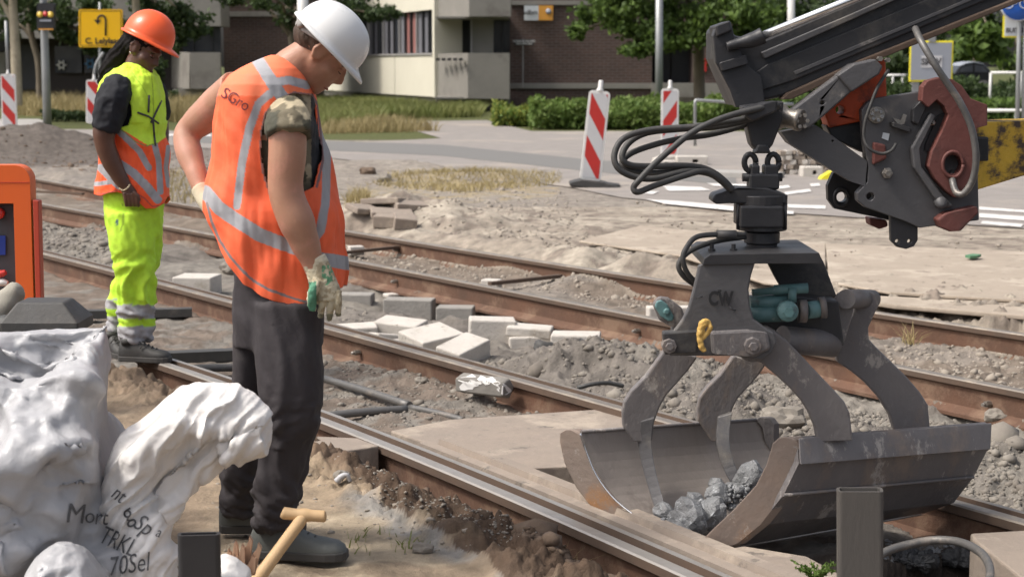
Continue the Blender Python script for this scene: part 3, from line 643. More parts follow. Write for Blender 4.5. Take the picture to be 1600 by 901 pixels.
# a few single bigger stones
for px, py, s, lab in [(362,425,.085,'round pale boulder between the rails behind the front worker'),(600,283,.09,'light grey boulder on the bare ground beyond the rails'),(575,272,.10,'dark clod beside the light boulder'),(658,598,.03,'small reddish stone left of the painted stone'),(1225,665,.10,'pale stone under the grab’s arms'),(1555,655,.05,'stone chip against the rail at the right edge'),(535,748,.03,'white stone near the sleeper end'),(790,800,.028,'white chip on the dark soil slope'),(660,862,.03,'grey lump on the sand right of the shoe')]:
    c = GH(px, py); bm = bmesh.new(); bmesh.ops.create_icosphere(bm, subdivisions=3, radius=s); mb = MB(); mb.add([tuple(v.co+c+Vector((0, 0, s*.4))) for v in bm.verts], [tuple(q.index for q in f.verts) for f in bm.faces], 0, False); bm.free()
    o = mb.build('stone', mdirt if 'dark' in lab else mstone); V = coords(o)
    cc = np.array(c); Dv = V-cc; k = 1+.3*fbm(Dv[:, 0]/s*1.1+c.x, Dv[:, 1]/s*1.1, Dv[:, 2]/s*1.1); setco(o, cc+Dv*k[:, None]*np.array([1.2, 1, .75])); tag(o, lab, 'stone')
# ---- grasses
def blades(name, pts, hgt, wd, mat, lab, cat='grass', lean=.4, kind='stuff'):
    n = len(pts); P = np.array(pts); a = rng.uniform(0, 6.3, n); hh = hgt*rng.uniform(.5, 1.3, n); L = rng.normal(0, lean, (n, 2))*hh[:, None]
    dx, dy = np.cos(a)*wd/2, np.sin(a)*wd/2; z0 = np.zeros(n)
    b0 = P+np.stack([dx, dy, z0], 1); b1 = P-np.stack([dx, dy, z0], 1)
    m0 = P+np.stack([dx*.7+L[:, 0]*.35, dy*.7+L[:, 1]*.35, hh*.6], 1); m1 = P+np.stack([-dx*.7+L[:, 0]*.35, -dy*.7+L[:, 1]*.35, hh*.6], 1)
    tp = P+np.stack([L[:, 0], L[:, 1], hh], 1); V = np.stack([b0, b1, m0, m1, tp], 1).reshape(-1, 3); k = np.arange(n)*5
    Fc = np.concatenate([np.stack([k, k+1, k+3], 1), np.stack([k, k+3, k+2], 1), np.stack([k+2, k+3, k+4], 1)])
    return tag(npmesh(name, V, Fc, mat), lab, cat, kind=kind)
def scat2(poly, n, z=0):
    P = scat(poly, n); return [(a, b, max(c, -.02)+z) for a, b, c in P]
blades('dry_grass', scat2([(20,168),(150,160),(330,165),(345,200),(140,190),(30,186)], 9000), .55, .03, M['dry'], 'tall dry straw grass in front of the dark building on the left')
blades('dry_grass', scat2([(500,180),(600,184),(600,200),(690,212),(500,216)], 5000), .30, .02, M['dry'], 'tall dry grass just right of the front worker')
blades('green_grass', scat2([(480,163),(620,166),(760,178),(750,188),(600,192),(600,202),(500,212)], 22000), .35, .04, M['grass'], 'green lawn below the cream panelled building')
blades('dry_turf', scat2([(570,300),(640,285),(760,275),(880,284),(870,300),(720,314)], 2500), .08, .012, M['dry'], 'low dry turf along the road edge left of the striped beacon', lean=.9)
blades('dry_turf', scat2([(540,330),(580,325),(575,360),(540,360)], 500)+scat2([(180,270),(250,270),(330,300),(330,330),(270,330)], 500), .14, .012, M['dry'], 'scruffy dry tufts beyond the rails behind the front worker', lean=.6)
blades('sprouts', scat([(560,860),(640,870),(700,905),(520,905)], 45), .035, .006, M['grass'], 'sparse green sprouts in the sand below the shoe', lean=.7)
blades('straw', scat([(600,710),(760,770),(1000,880),(900,900),(700,790)], 500), .03, .004, M['dry'], 'bits of straw and roots in the dark soil', lean=1.6)
# ================================================================ BUILDINGS
def fb(mb, x0, y0, x1, y1, Y, dep, mi=0):
    a, b = D(x0, y0, Y), D(x1, y1, Y)
    mb.box(((a.x+b.x)/2, Y+dep/2, (a.z+b.z)/2), (abs(b.x-a.x), dep, abs(a.z-b.z)), mi=mi); return mb
def part(parent, name, mat, *boxes, bevel=0):
    mb = MB()
    for b in boxes: fb(mb, *b)
    return mb.build(name, mat, parent, bevel=bevel)
bb = thing('brick_building', 'dark brown brick building with concrete bands, behind the green hedge', 'building', tuple(G(970, 171, 0)))
part(bb, 'wall', M['brick'], (797,-140,1018,172,60,6)); part(bb, 'wall', M['brick'], (1086,-140,1180,172,60,6)); part(bb, 'wall', M['brick'], (1018,-140,1086,55,60.03,6))
part(bb, 'concrete_band', M['conc_fine'], (797,130,1018,138.5,59.9,.1)); part(bb, 'concrete_band', M['conc_fine'], (797,1,1018,8,59.88,.12)); part(bb, 'concrete_band', M['conc_fine'], (1018,130,1180,152,59.8,.2))
part(bb, 'entrance', M['dark_in'], (1018,50,1086,172,61.5,4)); part(bb, 'door', M['frame_dark'], (1024,70,1046,130,61.4,.08)); part(bb, 'door', M['frame_dark'], (1050,70,1080,130,61.4,.08)); part(bb, 'step', M['conc_fine'], (1018,130,1086,160,60.2,1))
part(bb, 'alarm_panel', M['red_pl'], (1097,92,1104,112,59.9,.1)); part(bb, 'downpipe', M['frame'], (816.5,60,818,137,59.85,.04))
mb = MB(); fb(mb, 819,9,841.5,32,59.75,.06); ws = thing('wall_sign', 'white and orange sign high on the brown brick wall', 'sign', tuple(D(842,32,59.8)))
mb.build('white_half', M['sign_w'], ws); part(ws, 'orange_half', M['sign_o'], (841.5,9,864,32,59.75,.06))
mb = MB(); mb.lathe(D(857,18,59.73), [(0,0),(.10,0),(.10,.02),(0,.02)], 12, axis=(0,-1,0)); mb.build('emblem', M['sign_g'], ws)
def text(name, s, size, mat, parent, M4, bold=0, ext=.002):
    cu = bpy.data.curves.new(name, 'FONT'); cu.body = s; cu.size = size; cu.align_x = 'CENTER'; cu.align_y = 'CENTER'; cu.extrude = ext; cu.offset = bold; cu.resolution_u = 3
    o = bpy.data.objects.new(name, cu); C.objects.link(o); dg = bpy.context.evaluated_depsgraph_get(); dg.update()
    me = bpy.data.meshes.new_from_object(o.evaluated_get(dg)); bpy.data.objects.remove(o); me.transform(M4); me.materials.clear(); me.materials.append(mat)
    if parent is not None: me.transform(Matrix.Translation(-ORG[parent.name]))
    n = bpy.data.objects.new(name, me); C.objects.link(n); n.parent = parent; ORG[n.name] = ORG[parent.name] if parent else Vector(); return n
def facing(c): return Matrix.Translation(c) @ Matrix.Rotation(R(90), 4, 'X')

text('lettering', 'vdbm', .22, M['black'], ws, facing(D(829,20,59.72)), .004)
np_ = thing('street_name_plate', 'small dark name plate with two pale lines on the brick wall', 'sign', tuple(D(819,72,59.8)))
part(np_, 'plate', M['black'], (804,62,834,71,59.78,.05)); text('lettering', 'HOEKENES NOORD', .085, M['white_pl'], np_, facing(D(819,64.8,59.76)), .002); text('lettering', 'OSDORPER BAN', .075, M['white_pl'], np_, facing(D(819,68.6,59.76)), .002)
# cream panelled wing, receding to the left
cb = thing('panelled_building', 'pale cream panelled building with a ribbon of windows and concrete balconies', 'building', tuple(G(678, 171, 0)))
PA = D(677, 100, 60); dirv = Vector((-3.44, 10, 0)); dirv.normalize(); nin = Vector((10, 3.44, 0)).normalized()
def fac(s0, s1, z0, z1, off, th, name, mat, parent=cb):
    a = Vector((PA.x, PA.y, 0))+dirv*s0-nin*off; b = Vector((PA.x, PA.y, 0))+dirv*s1-nin*off
    mb = MB(); mb.prism([a+Vector((0,0,z0)), b+Vector((0,0,z0)), b+Vector((0,0,z1)), a+Vector((0,0,z1))], nin*th); return mb.build(name, mat, parent)
nin = -Vector((-10, -3.44, 0)).normalized()
zt = lambda py: D(677, py, 60).z
L_ = 40
fac(0, L_, zt(172), zt(-140), -.35, 5, 'wall', M['frame_dark'])
fac(0, L_, zt(172), zt(152), -.12, .3, 'plinth', M['conc_fine'])
for k in range(8): fac(.03+k*5.1, 5.07+k*5.1, zt(151.5), zt(86), 0, .14, 'cream_panel', M['panelw'])
fac(-.02, L_, zt(86), zt(83), .05, .25, 'sill', M['frame'])
for k in range(5): fac(.03+k*8, 7.97+k*8, zt(15), zt(-60), 0, .14, 'cream_panel', M['panelw'])
rnd = random.Random(5)
for k in range(26):
    s = .1+k*.78
    fac(s+.06, s+.74, zt(82), zt(16), -.18, .03, 'window_pane', [M['glass'], M['curtain'], M['curtain'], M['curtain_red'] if k in (3, 4) else M['glass']][(k*7+(k in (3,4))*0) % 3 if k not in (3, 4) else 3])
    fac(s-.03, s+.04, zt(83), zt(15), -.08, .12, 'mullion', M['frame_dark'] if k % 3 else M['frame'])
fac(-.25, 0, zt(152), zt(-140), .03, 1, 'corner_strip', M['panelw'])
def chamfer(pts, y0f, Yf, name, mat, th=.18):
    for (xa, ya0, ya1, Ya), (xb, yb0, yb1, Yb) in zip(pts[:-1], pts[1:]):
        mb = MB(); mb.prism([D(xa, ya0, Ya), D(xb, yb0, Yb), D(xb, yb1, Yb), D(xa, ya1, Ya)], (0.02, th, 0)); mb.build(name, mat, cb)
chamfer([(680,84,152,60),(731,83,154,57.6),(796,83,155,57.6)], 0, 0, 'balcony_parapet', M['conc_fine'])
chamfer([(680,-60,32,60),(733,-60,26,57.6),(798,-60,26,57.6)], 0, 0, 'balcony_parapet', M['conc_fine'])
part(cb, 'balcony_wall', M['conc_fine'], (680,-60,737,172,61.6,.2)); part(cb, 'column', M['conc_fine'], (737,20,771,84,59.2,.4)); part(cb, 'balcony_door', M['glass'], (771,20,797,90,60.2,.1)); part(cb, 'door_frame', M['frame'], (735,20,738,84,59.15,.1))
part(cb, 'door_frame', M['frame_dark'], (784,20,786,84,60.1,.1)); part(cb, 'plinth', M['conc_fine'], (680,154,797,172,58.4,.5))
part(cb, 'balcony_floor', M['conc_fine'], (681,152,796,155,57.9,3)); part(cb, 'balcony_floor', M['conc_fine'], (681,26,796,29,57.9,3))
for k in range(5): part(cb, 'vent_slot', M['black'], (681+k*9,91,687+k*9,95,58.9-.35*k,.3)) if k < 5 else None
# dark building on the left
db = thing('dark_building', 'shaded brick and concrete building on the left, behind the dry grass', 'building', tuple(G(300, 171, 0)))
part(db, 'wall', M['brick'], (345,-140,480,172,66,6)); part(db, 'concrete_band', M['conc_fine'], (345,18,480,26,65.9,.12)); part(db, 'concrete_band', M['conc_fine'], (345,118,480,125,65.9,.12))
part(db, 'concrete_wall', M['conc_fine'], (-300,-140,345,41,63,2)); part(db, 'balcony_parapet', M['conc_fine'], (296,82,345,139,62,.2))
mb = MB(); mb.prism([D(268,81,64.2), D(296,82,62), D(296,139,62), D(268,137,64.2)], (0, .2, 0)); mb.build('balcony_parapet', M['conc_fine'], db)
part(db, 'plinth', M['conc_fine'], (270,139,345,150,62.6,.3)); part(db, 'window_pane', M['glass'], (285,40,345,82,64,.1)); part(db, 'window_frame', M['frame_dark'], (300,40,303,82,63.9,.1)); part(db, 'window_frame', M['frame_dark'], (330,40,333,82,63.9,.1))
part(db, 'ground_floor', M['dark_in'], (-300,60,285,172,64.5,3)); part(db, 'shop_window', M['glass'], (85,72,128,114,64.3,.1)); part(db, 'shop_window', M['glass'], (131,72,180,114,64.3,.1)); part(db, 'shop_window', M['glass'], (-60,50,8,80,64.3,.1)); part(db, 'door', M['frame_dark'], (33,70,62,140,64.3,.1))
part(db, 'concrete_band', M['conc_fine'], (-300,41,200,60,62.8,.3)); part(db, 'concrete_wall', M['conc_fine'], (-300,82,10,150,64.2,.3))
for (cx, cy, mt, r0) in [(96,102,'white_pl',8),(141,100,'blue_sticker',9)]:
    mt = M['white_pl'] if mt == 'white_pl' else mk('blue_sticker', (.08,.2,.35), (.06,.16,.3), bump=0)
    mb = MB(); c = D(cx, cy, 64.2); r = r0*MP(64)
    for k in range(6):
        a = k*math.pi/3; mb.tube([c+Vector((math.cos(a)*r*.35, 0, math.sin(a)*r*.35)), c+Vector((math.cos(a)*r, 0, math.sin(a)*r))], .03, 6)
    pts = [c+Vector((math.cos(k*math.pi/3)*r*.6, 0, math.sin(k*math.pi/3)*r*.6)) for k in range(7)]; mb.tube(pts, .035, 6); mb.build('window_sticker', mt, db)
# brick wall behind the excavator arm / distant block
# ================================================================ TREES
def crown_mesh(name, blobs, nleaf, size, mats, parent, seed=0):
    g = np.random.default_rng(seed); Vs = []; mi = []
    for (c, r) in blobs:
        c = np.array(c); r = np.array(r); n_cl = 14
        cl = g.normal(size=(n_cl, 3)); cl /= np.linalg.norm(cl, axis=1)[:, None]; cl = cl*g.uniform(.35, 1, (n_cl, 1))**.6
        k = int(nleaf*r.prod()**.5)
        w_ = g.integers(0, n_cl, k); p = cl[w_]+g.normal(0, .17, (k, 3)); p = c+p*r
        a = g.normal(size=(k, 3)); a /= np.linalg.norm(a, axis=1)[:, None]; b = np.cross(a, g.normal(size=(k, 3))); b /= np.linalg.norm(b, axis=1)[:, None]
        s = size*g.uniform(.5, 1.3, (k, 1)); Vs.append(np.stack([p-a*s*.6, p+b*s*.3, p+a*s*.6, p-b*s*.3], 1)); mi.append((g.random(k) < .45).astype(int))
    V = np.concatenate(Vs); n = len(V); o = npmesh(name, V.reshape(-1, 3), np.arange(n*4).reshape(n, 4), mats, parent)
    o.data.polygons.foreach_set('material_index', np.concatenate(mi).astype(np.int32)); return o
def tree(name, base, trunk, blobs, label, mats, nleaf=700, size=.28, bark='bark', seed=1, limbs=True, group=None):
    """trunk: [(px,py,Y,rpx)...]"""
    b = D(*base); t = thing(name, label, 'tree', (b.x, b.y, 0), group)
    mb = MB(); pxtube(mb, trunk, 10, 4)
    top = D(*trunk[-1][:3]); rn = random.Random(seed); BL = []
    for (px, py, Y, rx, ry) in blobs:
        c = D(px, py, Y); r = (rx*MP(Y), max(rx, ry)*MP(Y)*.8, ry*MP(Y)); BL.append(((c.x, c.y, c.z), r))
        if limbs: 
            s = D(*trunk[-2][:3]).lerp(top, rn.random()); mid = s.lerp(c, .5)+Vector((0, 0, .3)); mb.tube(smooth_path([s, mid, c], 3), [trunk[-1][3]*MP(Y)*q for q in (1, .8, .65, .5, .4, .3, .15)], 6)
    mb.build('trunk', M[bark], t); crown_mesh('crown', BL, nleaf, size, mats, t, seed); return t
M['leaf_mid'] = leafmat('leaf_mid', (.075,.115,.035), (.045,.07,.025)); DK = [M['leaf_dk'], M['leaf_mid']]; MD = [M['leaf'], M['leaf_lt']]; 
tree('leafy_tree', (1093,155,52), [(1094,175,52,10),(1092,120,52,9),(1092,60,52,9),(1095,10,52,8)], [(1000,30,51,70,35),(940,22,51,45,30),(1060,55,50.5,60,30),(1120,30,51,70,45),(1010,70,50.5,45,20),(1030,-20,51,90,40),(905,48,51,18,14),(1140,80,51,30,30),(1180,15,50,45,30)], 'green tree with a low spreading crown before the brick wall', MD, 2400, .17, seed=2)
tree('leafy_tree', (455,150,56), [(470,172,56,6),(462,120,56,6),(455,60,56,5),(450,10,56,5)], [(430,0,55,35,22),(560,5,55,60,22),(600,22,54,26,10),(520,-20,56,70,20),(450,30,56,22,22),(375,-6,56,40,14)], 'dark tree whose twigs hang behind the white helmet', DK, 1800, .16, seed=3)
tree('street_tree', (24,150,45), [(27,165,45,8),(25,100,45,8),(22,40,45,7),(18,-20,45,6)], [(30,-40,45,60,35),(-30,-10,45,30,30)], 'slim tree with a pale mottled trunk at the left edge', DK, 1200, .2, bark='birch', seed=4)
tree('street_tree', (214,150,47), [(213,172,47,6),(214,100,47,6),(213,20,47,6),(211,-20,47,5)], [(250,10,48,45,24),(290,25,48,38,24),(310,45,48,22,14),(210,-35,47,60,25),(275,55,49,20,22)], 'slim pale trunked tree above the orange helmet', DK, 2200, .16, bark='birch', seed=5)
tree('dark_tree', (60,150,58), [(62,172,58,5),(60,100,58,5),(50,60,58,5),(40,10,58,4)], [(45,20,57,40,26),(120,15,57,45,24),(110,45,58,40,22),(170,40,58,35,34),(10,45,58,28,20),(150,70,59,26,14),(200,85,60,24,20),(245,110,60,16,24)], 'dense dark tree behind the yellow detour sign', DK, 2200, .17, seed=6)
for i, (b, bl, lab, mt, lf) in enumerate([
 ((1210,150,95), [(1185,20,90,60,45),(1240,60,90,60,50),(1200,110,88,50,36)], 'dark tree mass behind the upright bracket of the arm', DK, 420),
 ((1320,150,95), [(1320,60,92,70,60),(1380,120,90,50,40),(1290,130,90,50,30)], 'tree behind the orange bracket', DK, 420),
 ((1440,150,98), [(1440,30,97,70,55),(1400,75,94,50,40),(1450,100,92,60,26)], 'tree rising behind the sign with the yellow border', DK, 420),
 ((1525,130,75), [(1525,68,72,40,34),(1512,45,73,24,20),(1548,60,72,24,24)], 'round bushy tree above the black car', MD, 1000),
 ((1590,140,90), [(1590,80,90,40,40),(1640,50,90,60,60),(1560,20,95,50,40)], 'olive tree behind the blue cycle sign', [M['leaf_lt'], M['leaf_dk']], 420),
 ((1150,150,100), [(1160,-10,99,70,50),(1260,-10,99,80,50),(1370,-30,99,80,50),(1490,-30,99,80,50),(1590,-40,99,70,50)], 'tall wood behind all the other trees on the right', DK, 360)]):
    tree('far_tree', b, [(b[0],165,b[2],5),(b[0],120,b[2],5),(b[0],60,b[2],4),(b[0],10,b[2],3)], bl, lab, mt, lf, .42, seed=20+i)
# shrubs
M['leaf_yl2'] = leafmat('leaf_spring', (.2,.26,.07), (.13,.19,.05))
def shrub(name, boxes, n, size, mats, lab, seed, cat='shrub', kind=None):
    g = np.random.default_rng(seed); Vs = []
    for (x0, x1, yb, yt, Y, dep) in boxes:
        a = D(x0, yb, Y); b = D(x1, yb, Y); H_ = (yb-yt)*MP(Y)
        k = n; X = g.uniform(a.x, b.x, k); Yv = Y+g.uniform(0, dep, k); top = H_*(.78+.40*fbm(X*.7, Yv*.7, seed, 4, .6)); z = g.uniform(0, 1, k)**.55*top
        p = np.stack([X, Yv, z], 1); v = g.normal(size=(k, 3)); v[:, 2] = abs(v[:, 2])*1.2; v /= np.linalg.norm(v, axis=1)[:, None]; w_ = np.cross(v, g.normal(size=(k, 3))); w_ /= np.linalg.norm(w_, axis=1)[:, None]
        s = size*g.uniform(.5, 1.2, (k, 1)); Vs.append(np.stack([p-v*s*.5, p+w_*s*.25, p+v*s*.7, p-w_*s*.25], 1))
    V = np.concatenate(Vs); m_ = len(V); o = npmesh(name, V.reshape(-1, 3), np.arange(m_*4).reshape(m_, 4), mats)
    o.data.polygons.foreach_set('material_index', (g.random(m_) < .45).astype(np.int32)); return tag(o, lab, cat, kind=kind)
shrub('shrub_bed', [(828,1150,203,157,41.5,4)], 30000, .15, [M['leaf_lt'], M['leaf_yl2']], 'long bed of leafy green shrubs below the brick wall', 31, kind='stuff')
shrub('shrub_bed', [(1150,1330,206,150,41.5,3),(1330,1700,200,168,48,5)], 14000, .2, [M['leaf'], M['leaf_lt']], 'green shrub bed behind the arm', 34, kind='stuff')
shrub('yellow_shrub', [(770,838,190,154,43.5,2.5)], 7000, .15, [M['leaf_yl'], M['leaf_lt']], 'low yellow green shrub at the left end of the hedge bed', 32)
shrub('dark_hedge', [(1395,1700,172,122,58,3)], 12000, .2, DK, 'dark clipped hedge in front of the parked car', 33)
shrub('low_shrub', [(1515,1640,170,142,50,2)], 6000, .18, [M['leaf_lt'], M['leaf']], 'lighter shrub below the dark hedge on the right', 35)
shrub('weeds', [(60,130,140,118,47,1),(230,270,135,100,55,1)], 1500, .12, DK, 'dark weeds at the foot of the shaded building', 36, kind='stuff')
# ================================================================ STREET FURNITURE
def clip_stripe(w_, h_, a, s, d):
    poly = [(0, a), (w_, a+s), (w_, a+s+d), (0, a+d)]
    for lim, sgn in ((0, 1), (h_, -1)):
        out = []
        for i in range(len(poly)):
            p, q = poly[i], poly[(i+1) % len(poly)]; ip, iq = (p[1]-lim)*sgn >= 0, (q[1]-lim)*sgn >= 0
            if ip: out.append(p)
            if ip != iq: t = (lim-p[1])/(q[1]-p[1]); out.append((p[0]+t*(q[0]-p[0]), lim))
        poly = out
        if not poly: return None
    return poly
def beacon(base, hgt, wd, lab, mirror=False, lean=0, foot=True, lamp='stub'):
    t = thing('striped_beacon', lab, 'beacon', (0, 0, 0), 'red and white striped beacons')
    z0 = .08; mb = MB(); pr = []; w2 = wd/2; rr = .05
    for cx, cz, a0 in ((w2-rr, z0+hgt-rr, 0), (-w2+rr, z0+hgt-rr, 90), (-w2+rr, z0+rr, 180), (w2-rr, z0+rr, 270)):
        for k in range(5): a = R(a0+k*22.5); pr.append(Vector((cx+rr*math.cos(a), 0, cz+rr*math.sin(a))))
    mb.prism(pr, (0, .06, 0)); mb.build('panel', M['white_pl'], t, bevel=.008)
    sw, sh = wd-.06, hgt-.07; k = -3
    for i in range(-4, 9):
        a = i*.27; poly = clip_stripe(sw, sh, a, .32 if mirror else -.32, .27)
        if poly and len(poly) > 2:
            mb = MB(); mb.prism([Vector((p[0]-sw/2, -.004, z0+.035+p[1])) for p in poly], (0, .003, 0)); mb.build('red_stripe' if i % 2 else 'white_stripe', M['red_pl'] if i % 2 else M['white_rf'], t)
    mb = MB(); mb.lathe((0, .03, z0+hgt-.005), [(.045,0),(.045,.02),(.03,.04),(.03,.12),(.022,.14),(0,.14)], 12); mb.build('lamp_stub', M['white_pl'], t)
    if lamp == 'rod':
        mb = MB(); mb.tube([(0,.03,z0+hgt+.1),(0,.03,z0+hgt+1.15)], .035, 8); mb.build('rod', M['metal_pole'], t)
    if lamp == 'bent':
        mb = MB(); mb.tube(smooth_path([(0,.03,z0+hgt+.1),(.05,.03,z0+hgt+.35),(.2,.03,z0+hgt+.6)], 4), .03, 8); mb.build('rod', M['metal_pole'], t)
    if foot:
        mb = MB(); mb.prism([(-.26,-.2,0),(.40,-.2,0),(.40,-.2,.04),(.16,-.2,.09),(-.12,-.2,.09),(-.26,-.2,.04)], (0, .4, 0)); mb.box((.28,-.0,.062), (.2,.3,.03)); mb.build('rubber_foot', M['rubber'] if foot is True else M['concrete'], t, bevel=.01)
    t.location = base; t.rotation_euler = (0, R(lean), 0); return t
b1 = G(921, 292, 0); beacon(b1, 1.14, .27, 'tilted striped beacon with a black rubber foot beside the dry turf', False, 6)
b2 = G(1046, 252, 0); beacon(b2, 1.08, .28, 'striped beacon behind the looping hydraulic hoses', True, 0, foot='c')
b3 = D(15, 203, 38); beacon(b3, 1.13, .33, 'striped beacon at the left edge of the picture', False, 0, False, 'rod')
b4 = D(146, 199, 38); beacon(b4, .95, .33, 'striped beacon half hidden behind the far worker', False, 2, False, 'bent')
# galvanised barrier
gb = thing('tube_barrier', 'thin galvanised tube barrier beside the hoses', 'barrier', tuple(G(1086, 226, 0)))
mb = MB(); mb.tube(smooth_path([G(1086,228,0), D(1086,168,33), D(1087,158,33), D(1096,157,33), D(1160,161,33), D(1240,163,33)], 3), .03, 8); mb.tube([D(1086,195,33), D(1240,198,33)], .025, 8); mb.build('frame', M['metal_pole'], gb)
# detour sign
ds = thing('detour_sign', 'yellow detour sign with a black turn back arrow', 'road sign', tuple(G(156, 190, 0)))
Ys = ds.location.y; mb = MB(); mb.tube([D(156,195,Ys+.05), D(156,4,Ys+.05)], .035, 10); mb.build('pole', M['metal_pole'], ds)
def rrect(x0, y0, x1, y1, r, Y, n=5):
    o = []
    for cx, cy, a0 in ((x1-r, y0+r, -90), (x1-r, y1-r, 0), (x0+r, y1-r, 90), (x0+r, y0+r, 180)):
        for k in range(n): a = R(a0+k*90/(n-1)); o.append(D(cx+r*math.cos(a), cy+r*math.sin(a), Y))
    return o
mb = MB(); mb.prism(rrect(123,15,191.5,74,3,Ys), (0,.03,0)); mb.build('sign_face', M['sign_y'], ds)
mb = MB(); o1 = rrect(125,17,189.5,72,3,Ys-.004); i1 = rrect(126,18,188.5,71,2.5,Ys-.004)
n_ = len(o1); mb.add(o1+i1, [(k, (k+1) % n_, n_+(k+1) % n_, n_+k) for k in range(n_)]); mb.build('border', M['black'], ds, fixn=False)
mb = MB(); ap = [D(165,56,Ys-.012), D(165,34,Ys-.012)]+[D(158.8+6.2*math.cos(a), 30-6.5*math.sin(a)+1, Ys-.012) for a in np.linspace(.1, math.pi-.1, 9)]+[D(152.6,33,Ys-.012)]
mb.tube(ap, 1.5*MP(Ys), 8, flat=.2); mb.prism([D(146.5,31,Ys-.012), D(157.5,32,Ys-.012), D(152.5,38.5,Ys-.012)], (0,.006,0)); 
mb.build('arrow', M['black'], ds)
text('lettering', 'C. Lelylaan', 12.6*MP(Ys), M['black'], ds, facing(D(161,64.5,Ys-.01)), .006)
# signal display on pole
tl = thing('signal_post', 'black display box with amber lights on a grey pole', 'signal', tuple(G(72, 172, 0)))
Yt = 43.0; tl.location = D(73,160,Yt); tl.location.z = 0; ORG[tl.name] = tl.location.copy()
mb = MB(); mb.lathe((D(73,160,Yt).x, Yt, -.1), [(.11,0),(.10,1.6),(.085,3.4),(.07,7)], 14); mb.build('pole', M['metal_pole'], tl)
mb = MB(); mb.prism(rrect(57.5,5,84,47,3,Yt-.35), (0,.2,0)); mb.build('display_box', M['black'], tl)
for cx in (62.5, 79):
    mb = MB(); mb.lathe(D(cx,23,Yt-.36), [(0,0),(.055,0),(.055,.02),(0,.02)], 12, axis=(0,-1,0)); mb.lathe(D(cx,23,Yt-.355), [(.05,0),(.075,0),(.075,.02),(.05,.02)], 12, axis=(0,-1,0)); mb.build('amber_light', M['lampy'], tl)
mb = MB(); mb.lathe(D(71,22,Yt-.36), [(0,0),(.06,0),(.06,.02),(0,.02)], 12, axis=(0,-1,0)); mb.build('red_light', M['red_pl'], tl)
part(tl, 'caption_strip', M['sign_g'], (62,31,80,34,Yt-.37,.02)); part(tl, 'bottom_strip', M['sign_o'], (60,45,83,47,Yt-.37,.02))
def pole(x, y0, y1, Y, r, lab, mat='metal_pole'):
    mb = MB(); b = D(x, y1, Y); b.z = 0; mb.tube([b, D(x, y0, Y)], r, 10); return tag(mb.build('lamp_post', M[mat]), lab, 'post')
pole(1030, -30, 160, 46, .10, 'thin grey lamp post in front of the brick wall entrance'); pole(473, -60, 170, 50, .16, 'pale post behind the white helmet', 'white_pl'); pole(1236, -60, 180, 60, .13, 'white post behind the chrome ram of the arm', 'white_pl')
# cycle sign
cs = thing('cycle_sign', 'round blue cycle path sign on two grey poles at the top right corner', 'road sign', tuple(G(1590, 240, 0)))
Yc = 25.5; cs.location = Vector((D(1590,200,Yc).x, Yc, 0)); ORG[cs.name] = cs.location.copy()
for xx in (1590.5, 1600):
    mb = MB(); b = D(xx, 208, Yc); b.z = 0; mb.tube([b, D(xx+4, -60, Yc)], .033, 10); mb.build('pole', M['metal_pole'], cs)
cc = D(1591, 4, Yc-.06); rr = 29*MP(Yc)
mb = MB(); mb.lathe(cc, [(0,0),(rr,0),(rr,.02),(0,.02)], 40, axis=(0,-1,0)); mb.build('white_rim', M['sign_w'], cs)
mb = MB(); mb.lathe(cc+Vector((0,-.021,0)), [(0,0),(rr*.93,0),(rr*.93,.006),(0,.006)], 40, axis=(0,-1,0)); mb.build('blue_disc', M['sign_b'], cs)
mb = MB(); wv = lambda x, y: D(x, y, Yc-.095)
for wx in (1575.5, 1601): mb.tube([wv(wx+7.5*math.cos(a), 6+7.5*math.sin(a)) for a in np.linspace(0, 2*math.pi, 21)], .008, 6)
for seg in ([(1575,6),(1582,-6),(1596,-6),(1588,6),(1575,6)], [(1588,6),(1581,-9)], [(1601,6),(1595,-10),(1600,-11)], [(1578,-9),(1584,-9)]): mb.tube([wv(*q) for q in seg], .008, 6)
mb.build('bicycle_symbol', M['sign_w'], cs)
part(cs, 'sub_plate_border', M['plasticyel'], (1568,24,1640,59,Yc-.0+.05,.02)); part(cs, 'sub_plate', M['sign_w'], (1570.5,26,1638,56.5,Yc+.04,.02)); text('lettering', 'BUITEN', .09, M['ink'], cs, facing(D(1588,48,Yc+.03)), .004)
# grey board with yellow edge
bs = thing('notice_board', 'grey board with a yellow border and white sticker on short legs', 'road sign', (0,0,0)); Yn = 34.0; bs.location = Vector((D(1455,150,Yn).x, Yn, 0)); ORG[bs.name] = bs.location.copy()
part(bs, 'yellow_border', M['plasticyel'], (1422,64,1488,128,Yn,.03), bevel=.01); part(bs, 'board', M['sign_g'], (1424.5,67,1485.5,125,Yn-.01,.02)); part(bs, 'sticker', M['white_rf'], (1440,87,1472,106,Yn-.02,.008)); text('lettering', 'SMW', .17, M['ink'], bs, facing(D(1455,97,Yn-.024)), .008)
for xx in (1431, 1447): part(bs, 'leg', M['metal_pole'], (xx-3,60,xx+3,206,Yn+.04,.05))
part(bs, 'bracket', M['metal_pole'], (1452,57,1462,66,Yn-.02,.05))
